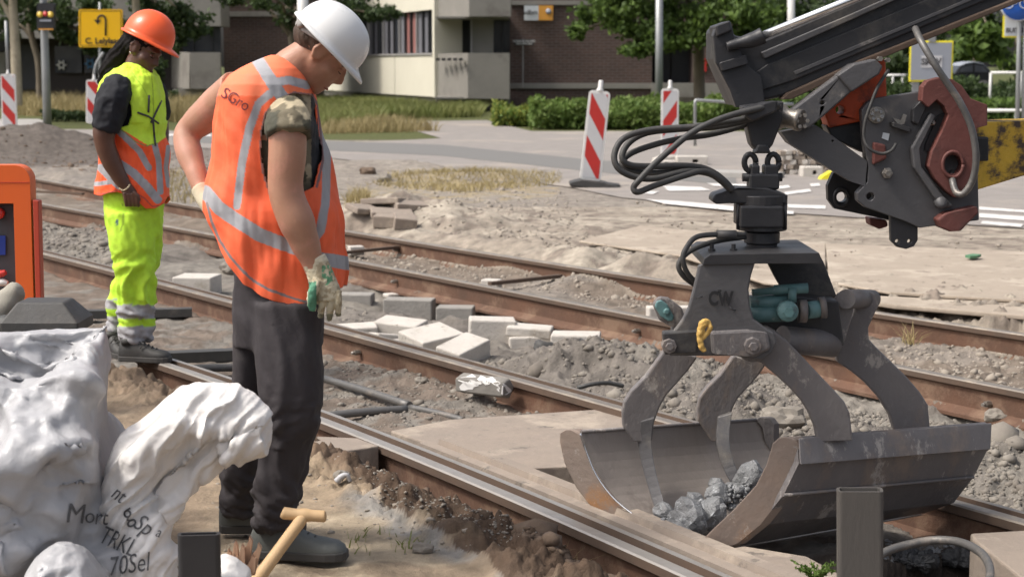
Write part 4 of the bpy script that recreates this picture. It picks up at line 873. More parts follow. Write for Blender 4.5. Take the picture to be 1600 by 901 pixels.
# car
cr = thing('parked_car', 'black parked car with a pale shining roof beyond the hedge', 'car', (0,0,0)); Yk = 62.0; cr.location = Vector((D(1520,125,Yk).x, Yk, 0)); ORG[cr.name] = cr.location.copy()
prof = [(1470,140),(1468,122),(1480,116),(1492,114),(1500,103),(1508,99),(1522,97),(1537,100),(1546,108),(1551,118),(1553,140)]
mb = MB(); plate(mb, prof, Yk, 1.7); mb.build('body', M['carp'], cr, bevel=.06)
mb = MB(); plate(mb, [(1500,103),(1509,98.4),(1522,96.2),(1536,99),(1538,101),(1522,98.6),(1508,101)], Yk-.02, 1.7); mb.build('roof', M['sign_g'], cr, bevel=.02)  # pale grey strip colours in the sheen on the black car's roof
mb = MB(); plate(mb, [(1498,113),(1505,104),(1520,101),(1520,113)], Yk-.02, .02); mb.build('window', M['glass'], cr); mb = MB(); plate(mb, [(1523,113),(1523,101),(1536,103),(1544,113)], Yk-.02, .02); mb.build('window', M['glass'], cr)
for xx in (1484, 1538): mb = MB(); mb.lathe(D(xx,139,Yk-.02), [(0,0),(.3,0),(.3,.2),(0,.2)], 20, axis=(0,1,0)); mb.build('wheel', M['rubber'], cr)
def railing(x0, x1, y, Y, lab, yb=None):
    t = thing('guard_rail', lab, 'railing', (D(x0,y,Y).x, Y, 0)); mb = MB(); mb.tube([D(x0,y,Y), D(x1,y,Y)], .045, 8); mb.build('rail_tube', M['white_pl'], t)
    for q in np.linspace(x0, x1, 4): mb = MB(); a = D(q,y,Y); mb.tube([(a.x,a.y,0), a], .04, 8); mb.build('post', M['white_pl'], t)
railing(1548, 1690, 114, 55, 'white railing right of the parked car'); railing(1532, 1700, 173, 44, 'thin pale railing in front of the lighter shrub'); railing(1380, 1425, 118, 60, 'short pale railing left of the grey board')
# pavers heap, kerb stones
base = G(1216, 272, 0); rn = random.Random(4); n_ = 0
for r_ in range(5):
    for c_ in range(8-r_//2):
        mb = MB(); mb.box((base.x+.02+c_*.093+rn.uniform(-.012,.012)+(r_ % 2)*.03, base.y+rn.uniform(-.05,.05), base.z+.035+r_*.068), (.085,.2,.062), R(rn.uniform(-14,14)), R(rn.uniform(-4,4)), R(rn.uniform(-5,5)))
        o = mb.build('paver', M['slab'] if rn.random() < .6 else M['concrete'], bevel=.006); tag(o, 'small paver in the heap behind the lower link of the arm', 'paver', 'pavers heaped at the road side')
def kerbst(x0, x1, y0, y1, lab, mat='concrete'):
    b = G((x0+x1)/2, y1, 0); w_ = (x1-x0)*MP(b.y); hh = (y1-y0)*MP(b.y)*.8; t = thing('kerb_stone', lab, 'kerb stone', tuple(b)); mb = MB()
    P = [Vector((b.x-w_/2, b.y, 0)), Vector((b.x+w_/2, b.y, 0)), Vector((b.x+w_/2, b.y, hh)), Vector((b.x-w_/2, b.y, hh))]; c = Vector((b.x+w_*.1, b.y, hh*.45))
    hole = [c+Vector((sx*w_*.09, 0, sz*hh*.2)) for sx, sz in ((-1,-1),(1,-1),(1,1),(-1,1))]
    mb.prism(P, (0,.3,0), [hole]); mb.build('stone_body', M[mat], t, bevel=.01); mb = MB(); mb.box((c.x, b.y+.2, c.z), (w_*.2, .1, hh*.5)); mb.build('socket', M['dark_in'], t); return t
kerbst(1058,1106,241,258,'grey block with holes beside the second striped beacon'); kerbst(1020,1056,250,258,'low grey foot block in front of the second striped beacon'); kerbst(1254,1286,257,277,'grey block at the right of the paver heap')
mb = MB(); b = G(1297,281,0); mb.prism([b+Vector((-.14,0,0)), b+Vector((.16,0,0)), b+Vector((.14,0,.07)), b+Vector((.02,0,.12)), b+Vector((-.1,0,.05))], (0,.2,0)); tag(mb.build('yellow_wedge', M['plasticyel'], bevel=.01), 'bright yellow plastic wedge on the road beside the arm', 'wedge')
mb = MB(); a, b = G(1055,273,0), G(1215,279,0); d = b-a; mb.box((a+b)/2+Vector((0,0,.04)), (d.length, .5, .08), rz=math.atan2(d.y, d.x)); tag(mb.build('kerb_strip', M['paving'], bevel=.01), 'low pale kerb strip on the road behind the rotator', 'kerb')
mb = MB(); P = [G(1520+dx, 402+dy, .05) for dx, dy in ((-12,0),(0,-2),(13,-1),(6,1.5),(-4,2))]; mb.prism(P, (0,0,.02)); o = mb.build('green_scrap', mk('green_plastic', (.05,.2,.1), (.1,.18,.1), bump=0)); tag(o, 'scrap of green plastic on the dusty plate', 'scrap')
# ================================================================ PEOPLE
def rows_ring(py, l, r, Y, hd, n, p=2.3, skew=0.0):
    c = D((l+r)/2, py, Y); a = (r-l)/2*MP(Y); out = []
    for k in range(n):
        t = 2*math.pi*k/n; co, si = math.cos(t), math.sin(t)
        out.append(Vector((c.x+a*math.copysign(abs(co)**(2/p), co), c.y+hd*math.copysign(abs(si)**(2/p), si)+skew*co, c.z)))
    return out
def interp_rows(rows, m):
    ys = np.array([r[0] for r in rows], float); q = np.linspace(ys[0], ys[-1], m)
    return [tuple([y_]+[float(np.interp(y_, ys, [r[i] for r in rows])) for i in range(1, len(rows[0]))]) for y_ in q]
def rowloft(mb, rows, n=28, m=None, p=2.3, mi=0):
    R_ = interp_rows(rows, m or len(rows)*3); return mb.loft([rows_ring(*r, n, p) for r in R_], mi, True, True)
def headmesh(mb, c, Mx, s=1.0):
    L = lambda x, y, z: c+Mx @ Vector((x*s, y*s, z*s)); E = lambda p, r: mb.ell(L(*p), [q*s for q in r], Mx, 20)
    E((-.012,0,.03),(.098,.077,.092)); E((.02,0,-.03),(.078,.066,.085)); E((.035,0,-.075),(.052,.05,.042)); E((.072,0,-.10),(.022,.024,.02))
    E((.060,0,.022),(.038,.058,.02)); E((.07,0,-.035),(.03,.045,.04)); E((.086,0,-.068),(.014,.026,.016)); E((.083,0,-.086),(.014,.022,.012))
    mb.tube([L(.088,0,.012), L(.101,0,-.012), L(.111,0,-.032), L(.101,0,-.042)], [.008*s,.0095*s,.0115*s,.009*s], 10)
    E((.100,.011,-.038),(.012,.008,.009)); E((.100,-.011,-.038),(.012,.008,.009))
    for sg in (-1, 1):
        E((.045,sg*.045,-.03),(.03,.022,.025))
        E((-.006,sg*.074,-.008),(.021,.011,.033)); mb.tube([L(-.012,sg*.080,-.036), L(-.028,sg*.086,-.01), L(-.022,sg*.088,.018), L(-.004,sg*.084,.028), L(.01,sg*.079,.014)], .006*s, 8)
def hair_cap(mb, c, Mx, s=1.0): 
    L = lambda x, y, z: c+Mx @ Vector((x*s, y*s, z*s)); mb.ell(L(-.018,0,.035), (.100*s,.080*s,.092*s), Mx, 28); mb.ell(L(-.052,0,.0), (.062*s,.068*s,.052*s), Mx, 24)
def helmet(parent, c, Mx, rf, rs, rh, mat, peak=.05):
    n = 48; rings = []
    for th in np.linspace(.02, math.pi/2, 16):
        rg = []
        for k in range(n):
            a = 2*math.pi*k/n; x = rf*math.sin(th)*math.cos(a); y_ = rs*math.sin(th)*math.sin(a); z = rh*math.cos(th)**.86
            rid = .006*math.exp(-(y_/.02)**2)*math.sin(th)**.5*(x > -rf)*(1-math.cos(th)**6)+.003*math.exp(-((abs(y_)-.045)/.01)**2)*math.cos(th)
            rg.append(c+Mx @ Vector((x, y_, z+rid)))
        rings.append(rg)
    for e, dz in ((.006,-.002),(.012,-.006),(.0125,-.012)):
        rg = []
        for k in range(n):
            a = 2*math.pi*k/n; f_ = max(0, math.cos(a))**2.2; ex = e+f_*peak*e/.0125
            rg.append(c+Mx @ Vector(((rf+ex)*math.cos(a), (rs+e*1.0)*math.sin(a), dz-f_*.012*e/.0125)))
        rings.append(rg)
    mb = MB(); mb.loft(rings, 0, True, False); mb.s = [True]*len(mb.f); mb.f.append(tuple(range(n))[::-1]); mb.m.append(0); mb.s.append(True)
    o = mb.build('helmet', mat, parent, fixn=False); so = o.modifiers.new('s', 'SOLIDIFY'); so.thickness = -.004; so.offset = 1
    # slots and headband
    sl = MB()
    for sg in (-1, 1):
        sl.box((0,0,0), (.028,.006,.008), M=Matrix.Translation(c+Mx @ Vector((0.0, sg*(rs+.002), .012))) @ Mx.to_4x4())
    return o
def basis(fwd, up):
    f_ = Vector(fwd).normalized(); u_ = Vector(up); u_ = (u_-f_*u_.dot(f_)).normalized(); l_ = u_.cross(f_)
    return Matrix((f_, l_, u_)).transposed()
def shoe(parent, heel, ang, L_=.29, mat='shoe', sole='sole', collar=None, laces=True):
    T = Matrix.Translation(heel) @ Matrix.Rotation(ang, 4, 'Z'); mb = MB(); so = MB()
    def ring(x, w_, h_, z0):
        o = []
        for k in range(20):
            a = 2*math.pi*k/20; zz = math.sin(a); yy_ = math.cos(a)
            o.append(T @ Vector((x*L_/.29, w_*math.copysign(abs(yy_)**.75, yy_), z0+(h_*zz**.8 if zz > 0 else .012*-abs(zz)**.5))))
        return o
    prof = [(-.012,.022,.07),(0,.036,.10),(.04,.040,.115),(.08,.041,.112),(.11,.041,.098),(.15,.045,.080),(.19,.050,.062),(.225,.051,.056),(.255,.045,.050),(.275,.032,.038),(.283,.015,.02)]
    mb.loft([ring(a, b, c_-.018, .026) for a, b, c_ in prof], 0, True, True)
    mb.tube([T @ Vector((.045,0,.09)), T @ Vector((.04,0,.125))], [.045,.044], 16)
    so.loft([[T @ Vector((a*1.015*L_/.29, (b+.004)*s_, z)) for s_, z in ((-1,.0),(1,.0),(1,.028),(-1,.028))] for a, b, c_ in prof], 0, False, True)
    sh = mb.build('shoe', M[mat], parent); so.build('sole', M[sole], sh, bevel=.004)
    if laces:
        lb = MB()
        for k in range(5):
            x_ = .10+.022*k; z_ = np.interp(x_, [a for a, b, c_ in prof], [c_ for a, b, c_ in prof])+.009
            lb.tube(smooth_path([T @ Vector((x_,-.024,z_-.012)), T @ Vector((x_+.006,0,z_)), T @ Vector((x_,.024,z_-.012))], 3), .0035, 6)
        lb.tube([T @ Vector((.1,-.02,.11)), T @ Vector((.14,-.035,.10)), T @ Vector((.12,-.045,.075))], .003, 6)
        for q in range(1): lb.build('laces', M['rubber'], sh)
    return sh
def wrinkle(V, amp, fx=9, fz=9, seed=0, oct_=4):
    n = fbm(V[:, 0]*fx+seed, V[:, 1]*fx, V[:, 2]*fz, oct_, .5); return amp*(1-2*np.abs(n)*1.3)
# ---------------------------------------------------------------- front worker
Y0 = 5.42
p1 = thing('person', 'worker in white helmet and orange vest looking down, gloved hand hanging, other hand on hip', 'person', tuple(G(450, 850, 0)))
HM = basis((.66,.16,-.74), (.74,0,.67)); hc = D(505, 77, Y0)
mb = MB(); headmesh(mb, hc, HM, 1.0)
pxtube(mb, [(440,128,Y0,40),(456,108,Y0,33),(474,92,Y0,29),(494,80,Y0,27),(508,72,Y0,22)], 18)
rowloft(mb, [(112,400,462,Y0,.08),(130,365,478,Y0,.15),(200,350,485,Y0,.15),(300,345,500,Y0,.14),(420,372,500,Y0,.13)], 24)
pxtube(mb, [(446,180,Y0-.13,25),(449,205,Y0-.19,30),(449,240,Y0-.20,30),(446,285,Y0-.20,28),(450,312,Y0-.20,28),(463,345,Y0-.20,29),(476,378,Y0-.19,24),(488,408,Y0-.18,18),(497,430,Y0-.17,17)], 18)
pxtube(mb, [(372,140,Y0+.10,32),(345,160,Y0+.16,29),(318,184,Y0+.20,26),(299,201,Y0+.22,22),(291,215,Y0+.21,20.5),(296,240,Y0+.18,21),(306,268,Y0+.14,17),(316,298,Y0+.10,14),(324,314,Y0+.06,12),(338,330,Y0+.04,13)], 18)
body = mb.build('body', M['skin'], p1); remesh(body, .006, 5)
hb = MB(); hair_cap(hb, hc, HM)
hair = hb.build('hair', M['hair'], p1); remesh(hair, .006, 3); displace(hair, lambda V: .003*fbm(V[:,0]*60, V[:,1]*60, V[:,2]*20, 3))
HH = basis((.69,.13,-.70), (.70,0,.70)); hel = helmet(p1, D(513, 65, Y0), HH, .119, .106, .116, M['helm_w'], .030)
mb = MB(); L = lambda x, y, z: hc+HM @ Vector((x, y, z))
mb.ell(L(-.104,-.02,.010), (.016,.055,.020), HM, 14); mb.tube([L(.0,-.086,.03), L(-.05,-.082,.02), L(-.090,-.055,.006), L(-.112,0,-.002), L(-.090,.055,.006), L(-.05,.082,.02)], .013, 10, flat=.5); mb.build('headband', mk('helmet_band', (.30,.29,.28), (.22,.21,.2), bump=.1), hel)
for sg in (-1, 1):
    mb = MB(); mb.tube([L(.078,sg*.016,.014), L(.084,sg*.03,.017), L(.074,sg*.046,.012)], [.003,.0042,.002], 8); mb.build('eyebrow', M['hair'], p1)
    mb = MB(); mb.ell(L(.078,sg*.03,-.004), (.012,.014,.009), HM, 12); mb.build('eyelid', M['skin'], p1)
    mb = MB(); mb.tube([L(.082,sg*.018,-.009), L(.089,sg*.03,-.011), L(.079,sg*.043,-.009)], .0018, 6); mb.build('eyelash', M['hair'], p1)
mb = MB(); mb.tube([L(.086,-.022,-.077), L(.0985,-.008,-.0755), L(.100,0,-.077), L(.0985,.008,-.0755), L(.086,.022,-.077)], [.002,.0038,.004,.0038,.002], 8); mb.build('lips', mk('lips', (.36,.13,.10), (.3,.1,.08), bump=0), p1)
# trousers
mb = MB()
rowloft(mb, [(380,368,500,Y0,.13),(440,366,502,Y0,.135),(500,366,504,Y0,.14),(540,368,503,Y0,.12)], 30)
rowloft(mb, [(470,390,503,Y0-.07,.10),(560,398,504,Y0-.09,.105),(610,405,505,Y0-.10,.10),(650,410,503,Y0-.10,.095),(672,413,492,Y0-.09,.09),(700,408,484,Y0-.08,.085),(740,402,474,Y0-.08,.08),(780,397,463,Y0-.08,.075),(805,396,453,Y0-.08,.07),(824,400,447,Y0-.08,.06)], 30)
rowloft(mb, [(470,366,450,Y0+.08,.10),(560,366,432,Y0+.11,.10),(620,365,425,Y0+.14,.095),(680,357,418,Y0+.17,.085),(740,349,408,Y0+.2,.08),(780,347,402,Y0+.22,.075),(798,350,396,Y0+.22,.065)], 30)
tr = mb.build('trousers', M['trouser'], p1); remesh(tr, .008, 6)
def trw(V):
    X, Yp = pjn(V); k = np.clip((Yp-620)/180, 0, 1); s_ = .007+.011*k
    n = fbm(V[:,0]*5, V[:,1]*5, V[:,2]*(4+14*k)+V[:,0]*6, 4, .5); f_ = np.sin((Yp-.35*X)/9.5+3*fbm(V[:,0]*5, V[:,1]*5, V[:,2]*5, 2))
    crease = np.exp(-((X-(430+(Yp-480)*.06+8*np.sin(Yp/40)))/9)**2)*(Yp < 700)*(V[:,1] < Y0)
    return s_*(1-2.2*np.abs(n))+.005*k*f_+.010*crease
displace(tr, trw)
s1 = shoe(p1, D(400, 868, Y0-.06)*1, R(-6), .30); s2 = shoe(p1, Vector((D(349,838,Y0+.22).x, Y0+.22, 0.0)), R(4), .28)
# vest
def garment(parent, name, mat, rows, hem, Yc, hd, nu=460, nv=320, p=2.4, wr=None, cut=None, thick=.004, topcap=False):
    ys = [r[0] for r in rows]; li = [r[1] for r in rows]; ri = [r[2] for r in rows]; hdv = [r[3] for r in rows]
    V = np.zeros((nv, nu, 3)); th = np.linspace(0, 2*math.pi, nu, endpoint=False); co, si = np.cos(th), np.sin(th)
    cs_ = np.sign(co)*np.abs(co)**(2/p); ss_ = np.sign(si)*np.abs(si)**(2/p)
    for j in range(nv):
        py = np.full(nu, ys[0]+(ys[-1]-ys[0])*j/(nv-1))
        for _ in range(3):
            l = np.interp(py, ys, li); r = np.interp(py, ys, ri); X = (l+r)/2+(r-l)/2*cs_
            hy = np.interp(X, [h_[0] for h_ in hem], [h_[1] for h_ in hem]); py = ys[0]+(hy-ys[0])*j/(nv-1)
        l = np.interp(py, ys, li); r = np.interp(py, ys, ri); d_ = np.interp(py, ys, hdv); X = (l+r)/2+(r-l)/2*cs_
        for k in range(nu):
            q = D(X[k], py[k], Yc); V[j, k] = (q.x, Yc+d_[k]*ss_[k], q.z)
    VV = V.reshape(-1, 3); j = np.arange(nv-1)[:, None]*nu; k = np.arange(nu)[None, :]; k2 = (k+1) % nu
    Fc = np.stack([(j+k).ravel(), (j+k2).ravel(), (j+nu+k2).ravel(), (j+nu+k).ravel()], 1)
    if cut:
        cen = VV[Fc].mean(1); cx, cy = pjn(cen); keep = np.ones(len(Fc), bool)
        for poly, side in cut: keep &= ~(inpoly(cx, cy, poly) & ((cen[:, 1]-Yc)*side > 0))
        Fc = Fc[keep]
    o = npmesh(name, VV, Fc, mat, parent, smooth=True)
    if wr: displace(o, wr)
    so = o.modifiers.new('s', 'SOLIDIFY'); so.thickness = thick; so.offset = -1; return o
rows1 = [(88,424,440,.03),(93,410,452,.07),(100,394,462,.10),(108,378,470,.125),(118,362,476,.145),(132,350,483,.16),(150,342,489,.165),(200,337,496,.165),(250,332,510,.165),(300,327,524,.165),(340,325,532,.17),(400,327,540,.175),(480,332,540,.175)]
hem1 = [(325,318),(332,345),(345,376),(362,402),(390,434),(420,452),(450,463),(475,471),(500,470),(520,458),(540,446)]
arm_cut = [(486,150),(458,146),(432,158),(416,178),(409,205),(408,240),(413,270),(424,305),(450,318),(472,300),(492,292),(503,250),(500,190),(494,160)]
under = MB(); rowloft(under, [(104,410,466,Y0,.09),(118,372,476,Y0,.13),(135,358,483,Y0,.145),(160,352,490,Y0,.15),(200,350,495,Y0,.15),(300,352,508,Y0,.14),(400,372,505,Y0,.13)], 40)
pxtube(under, [(450,176,Y0-.12,26),(451,184,Y0-.16,33),(452,196,Y0-.195,37),(453,212,Y0-.21,37)], 24)
us = under.build('t_shirt', M['cloth'], p1); remesh(us, .007, 4); displace(us, lambda V: wrinkle(V, .005, 12, 12, 3))
Vc = coords(us); cn = fbm(Vc[:,0]*16, Vc[:,1]*16, Vc[:,2]*16, 2, .5); cn2 = fbm(Vc[:,0]*13+9, Vc[:,1]*13, Vc[:,2]*13+4, 2, .5)
paint(us, (.17,.145,.095), [('f', lambda V, X, Y: cn > .08, (.40,.34,.23)), ('f', lambda V, X, Y: cn2 > .2, (.075,.07,.045)), ('f', lambda V, X, Y: (X > 486) & (Y > 150), (.025,.026,.03)), ('f', lambda V, X, Y: (X < 432) & (Y > 175), (.07,.07,.05))])  # camouflage blotches, near-black right of the arm, dark olive left of it
def vw(V):
    X, Yp = pjn(V); f_ = np.clip((Yp-110)/80, 0, 1)
    vert = fbm(V[:,0]*11+V[:,1]*4, V[:,1]*9, V[:,2]*2.2, 3, .55); dg = fbm((V[:,0]+V[:,2])*6, V[:,1]*5, (V[:,0]-V[:,2])*2, 3)
    fold = np.sin((X*.8+Yp*.12)/11.0+1.5*np.sin(Yp/70))*(X < 440)*.0035*f_+.006*np.sin((X+Yp*.9)/17)*np.exp(-((Yp-(330+(X-400)*.5))/70)**2)
    flare = .02*np.clip((Yp-330)/120, 0, 1)*(V[:,1] < Y0)
    return .013*vert*f_+.010*dg*f_+fold+flare
vest = garment(p1, 'vest', M['vest'], rows1, hem1, Y0, .165, cut=[(arm_cut, -1), ([(325,150),(342,138),(362,150),(366,190),(350,220),(325,220)], 1)], wr=vw)
OR = (.93,.15,.055); GRY = (.36,.36,.38); OR2 = (.93,.21,.095)
paint(vest, OR, [('f', lambda V, X, Y: Y < 150+.0*X, OR2),  # upper part in a paler orange
 ('line', [(404,97),(420,122),(436,146),(452,166)], 19, GRY), ('line', [(428,130),(450,126),(478,134)], 13, GRY), ('line', [(430,140),(404,162),(390,200),(379,255),(371,322)], 12.5, GRY),
 ('line', [(322,300),(345,326),(375,347),(405,366),(440,380),(475,392),(500,404),(545,412)], 21, GRY), ('line', [(504,180),(509,250),(507,320),(500,360),(478,392)], 13, GRY),
 ('line', [(337,150),(345,118)], 9, (.3,.2,.2)), ('line', hem1, 4, (.25,.2,.2)), ('line', arm_cut[:9], 5, (.30,.17,.15)), ('line', [(486,150),(495,165),(503,250),(494,292)], 4, (.22,.12,.12))])
def decal(name, parent, target, s, cx, cy, size, rot, mat, shear=0, sx=1.0, off=.004):
    """marker lettering lying on a cloth surface"""
    cu = bpy.data.curves.new(name, 'FONT'); cu.body = s; cu.size = size; cu.align_x = 'CENTER'; cu.align_y = 'CENTER'; cu.shear = shear; cu.offset = 0; cu.resolution_u = 3
    o = bpy.data.objects.new(name, cu); C.objects.link(o); dg = bpy.context.evaluated_depsgraph_get(); dg.update(); me = bpy.data.meshes.new_from_object(o.evaluated_get(dg)); bpy.data.objects.remove(o)
    bm = bmesh.new(); bm.from_mesh(me); bmesh.ops.triangulate(bm, faces=bm.faces)
    for _ in range(2): bmesh.ops.subdivide_edges(bm, edges=[e for e in bm.edges if e.calc_length() > size*.08], cuts=1); bmesh.ops.triangulate(bm, faces=bm.faces)
    tg = target if isinstance(target, (list, tuple)) else [target]; BV = [(BVHTree.FromObject(t_, dg), Vector(ORG[t_.name])) for t_ in tg]; ca, sa = math.cos(R(rot)), math.sin(R(rot))
    for v in bm.verts:
        x_, y_ = v.co.x*sx, v.co.y; px, py = cx+x_*ca+y_*sa, cy+x_*sa-y_*ca
        d = Vector(ray(px, py)).normalized(); best = None
        for bv, og in BV:
            r_ = bv.ray_cast(Vector((0,0,CH))-og, d)
            if r_[0] is not None and (best is None or r_[3] < best[1]): best = (r_[0]+og, r_[3])
        v.co = (best[0]-d*off-Vector(ORG[parent.name])) if best else Vector((0,0,0)); v.tag = best is None
    bmesh.ops.delete(bm, geom=[v for v in bm.verts if v.tag], context='VERTS')
    bm.to_mesh(me); bm.free(); me.materials.clear(); me.materials.append(mat); n = bpy.data.objects.new(name, me); C.objects.link(n); n.parent = parent; ORG[n.name] = ORG[parent.name]; return n
decal('lettering', p1, vest, 'SGro', 368, 156, 25, 30, mk('vest_print', (.12,.02,.03), (.16,.03,.03), bump=0), 0, .9, .005)
# glove
mb = MB(); Yg = Y0-.19
pxtube(mb, [(490,404,Yg,20),(497,420,Yg,20),(503,438,Yg,22),(508,455,Yg,24),(510,468,Yg,24)], 16, 4, flat=.62)
for i, (xs, xe, ye, r_) in enumerate([(491,489,484,5),(503,501,495,5.4),(516,515,499,5.4),(528,529,492,5)]):
    pxtube(mb, [(xs,455,Yg-.006,r_+1.5),(xs+1,470,Yg-.012,r_+.6),((xs+xe)/2,ye-12,Yg-.004,r_),(xe,ye,Yg+.014,r_*.85)], 10)
pxtube(mb, [(497,438,Yg-.03,8),(489,455,Yg-.04,8),(486,470,Yg-.035,7),(489,484,Yg-.02,6)], 10)
gl = mb.build('glove', M['cloth'], p1); remesh(gl, .003, 1); displace(gl, lambda V: wrinkle(V, .0015, 40, 40, 1))
paint(gl, (.52,.46,.33), [('f', lambda V, X, Y: fbm(V[:,0]*30, V[:,1]*30, V[:,2]*30, 3) > .22, (.36,.30,.20)), ('poly', [(482,440),(494,440),(495,475),(490,495),(480,490)], (.10,.27,.17)), ('f', lambda V, X, Y: (fbm(V[:,0]*60, V[:,1]*60, V[:,2]*60, 2) > .12) & (X > 503) & (X < 520) & (Y > 414) & (Y < 446), (.12,.28,.16)), ('f', lambda V, X, Y: Y < 408, (.62,.56,.42)), ('f', lambda V, X, Y: Y > 490, (.2,.19,.13))])
mb = MB(); pxtube(mb, [(312,293,Y0+.10,15),(320,308,Y0+.08,15),(330,322,Y0+.05,16),(342,334,Y0+.02,15)], 14); 
for k in range(4): pxtube(mb, [(330,320+k*5,Y0+.05,6),(346,328+k*6,Y0+.0,6),(356,338+k*6,Y0-.02,5)], 8)
gl2 = mb.build('glove', M['cloth'], p1); remesh(gl2, .004, 3); paint(gl2, (.52,.46,.33), [])
# ---------------------------------------------------------------- far worker
Y2 = 9.12
p2 = thing('person', 'worker in orange helmet, yellow vest and yellow trousers standing with one hand in his pocket', 'person', tuple(G(210, 556, 0)))
H2 = basis((.80,-.36,-.42), (.40,.05,.91)); h2 = D(224, 79, Y2)
mb = MB(); headmesh(mb, h2, H2, 1.0)
pxtube(mb, [(208,122,Y2,26),(211,110,Y2,19),(214,98,Y2,17),(220,86,Y2,15)], 14)
rowloft(mb, [(112,185,232,Y2,.08),(130,165,245,Y2,.14),(200,170,245,Y2,.14),(300,172,246,Y2,.13)], 20)
pxtube(mb, [(178,150,Y2-.19,20),(168,180,Y2-.21,19),(163,205,Y2-.22,18),(164,225,Y2-.22,16),(173,250,Y2-.21,15.5),(186,275,Y2-.2,12.5),(197,292,Y2-.19,10),(203,303,Y2-.18,12),(206,316,Y2-.16,12)], 14)
pxtube(mb, [(240,150,Y2+.15,17),(250,200,Y2+.18,14),(250,240,Y2+.12,12)], 12)
b2_ = mb.build('body', M['skin_dk'], p2); remesh(b2_, .007, 4)
# thumb outside the pocket, with four finger backs entering it
mb = MB()
for k in range(4): pxtube(mb, [(195+k*6,300+k*1.5,Y2-.215,3.6),(197+k*6,312+k*1.5,Y2-.21,3.6),(198+k*6,322,Y2-.19,3.2)], 8)
pxtube(mb, [(207,300,Y2-.215,4),(214,306,Y2-.215,3.8),(217,314,Y2-.205,3.4)], 8)
hd_ = mb.build('fingers', M['skin_dk'], p2); remesh(hd_, .004, 2)
L = lambda x, y, z: h2+H2 @ Vector((x, y, z))
hb = MB(); hair_cap(hb, h2, H2); pxtube(hb, [(212,58,Y2+.03,16),(200,72,Y2+.05,17),(184,92,Y2+.06,17),(170,112,Y2+.05,15),(163,128,Y2+.04,10),(160,140,Y2+.03,5)], 18)
hair2 = hb.build('hair', M['hair_bl'], p2); remesh(hair2, .007, 3)
displace(hair2, lambda V: .003*np.sin(fbm(V[:,0]*6, V[:,1]*6, V[:,2]*6, 2)*6+(V[:,0]-V[:,2]*.9)*190)*(V[:,0] < h2.x-.03)+.004*fbm(V[:,0]*40, V[:,1]*40, V[:,2]*40, 2))
helmet(p2, D(231, 61, Y2), basis((.86,-.30,-.38), (.36,.05,.92)), .134, .118, .150, M['helm_o'], .05)
for sg in (-1, 1):
    mb = MB(); mb.ell(L(.079,sg*.03,-.002), (.011,.013,.009), H2, 12); mb.build('eyelid', M['skin_dk'], p2)
    mb = MB(); mb.tube([L(.080,sg*.016,.014), L(.086,sg*.03,.017), L(.076,sg*.046,.012)], [.003,.0042,.002], 8); mb.build('eyebrow', M['hair_bl'], p2)
    mb = MB(); mb.tube([L(.085,sg*.018,-.006), L(.091,sg*.03,-.008), L(.080,sg*.043,-.006)], .0022, 6); mb.build('eyelash', M['hair_bl'], p2)
mb = MB(); mb.tube([L(.087,-.024,-.077), L(.100,-.008,-.0755), L(.102,0,-.077), L(.100,.008,-.0755), L(.087,.024,-.077)], [.003,.005,.005,.005,.003], 8); mb.build('lips', mk('lips_dark', (.13,.05,.045), (.10,.04,.035), bump=0), p2)
mb = MB(); mb.ell(L(-.008,-.088,-.036), (.004,.004,.004), None, 8); mb.build('earring', M['chrome'], p2)
mb = MB(); pxtube(mb, [(186,294,Y2-.23,1.3),(192,297.5,Y2-.232,1.3),(199,294,Y2-.232,1.3),(203,288,Y2-.225,1.3)], 6); mb.build('bracelet', mk('bracelet', (.6,.5,.32), bump=0), p2)
mb = MB(); rowloft(mb, [(110,188,232,Y2,.09),(122,168,243,Y2,.13),(140,162,248,Y2,.15),(200,166,250,Y2,.15),(290,168,250,Y2,.14)], 30)
pxtube(mb, [(186,132,Y2-.12,22),(178,152,Y2-.19,26),(171,176,Y2-.21,25),(166,196,Y2-.22,22),(164,203,Y2-.22,20.5)], 20); pxtube(mb, [(235,132,Y2+.1,18),(244,155,Y2+.15,19),(250,190,Y2+.17,17)], 16)
sh2 = mb.build('t_shirt', mk('navy_cloth', (.008,.009,.014), (.012,.013,.018), sc=8, rough=.85, bump=.2), p2); remesh(sh2, .009, 4); displace(sh2, lambda V: wrinkle(V, .006, 9, 9, 5))
mb = MB()
rowloft(mb, [(285,164,250,Y2,.14),(320,162,253,Y2,.14),(350,166,252,Y2,.13),(370,172,250,Y2,.12)], 30)
rowloft(mb, [(330,166,238,Y2-.07,.10),(380,174,240,Y2-.09,.105),(420,181,240,Y2-.09,.10),(450,186,239,Y2-.09,.095),(480,187,238,Y2-.08,.09),(510,190,236,Y2-.08,.08),(531,192,237,Y2-.08,.075)], 28)
rowloft(mb, [(330,205,253,Y2+.08,.10),(390,200,251,Y2+.10,.10),(420,192,245,Y2+.11,.095),(450,177,222,Y2+.12,.09),(480,172,208,Y2+.12,.085),(513,173,197,Y2+.12,.07)], 28)
t2 = mb.build('trousers', M['cloth'], p2); remesh(t2, .010, 5)
def tw2(V):
    X, Yp = pjn(V); k = np.clip((Yp-390)/80, 0, 1); n = fbm(V[:,0]*6, V[:,1]*6, V[:,2]*(4+9*k)+V[:,0]*5, 4, .5)
    return (.012+.010*k)*(1-2.2*np.abs(n))+.006*k*np.sin((Yp-.5*X)/5.5+3*n)
displace(t2, tw2)
YL = (.50,.80,.05)
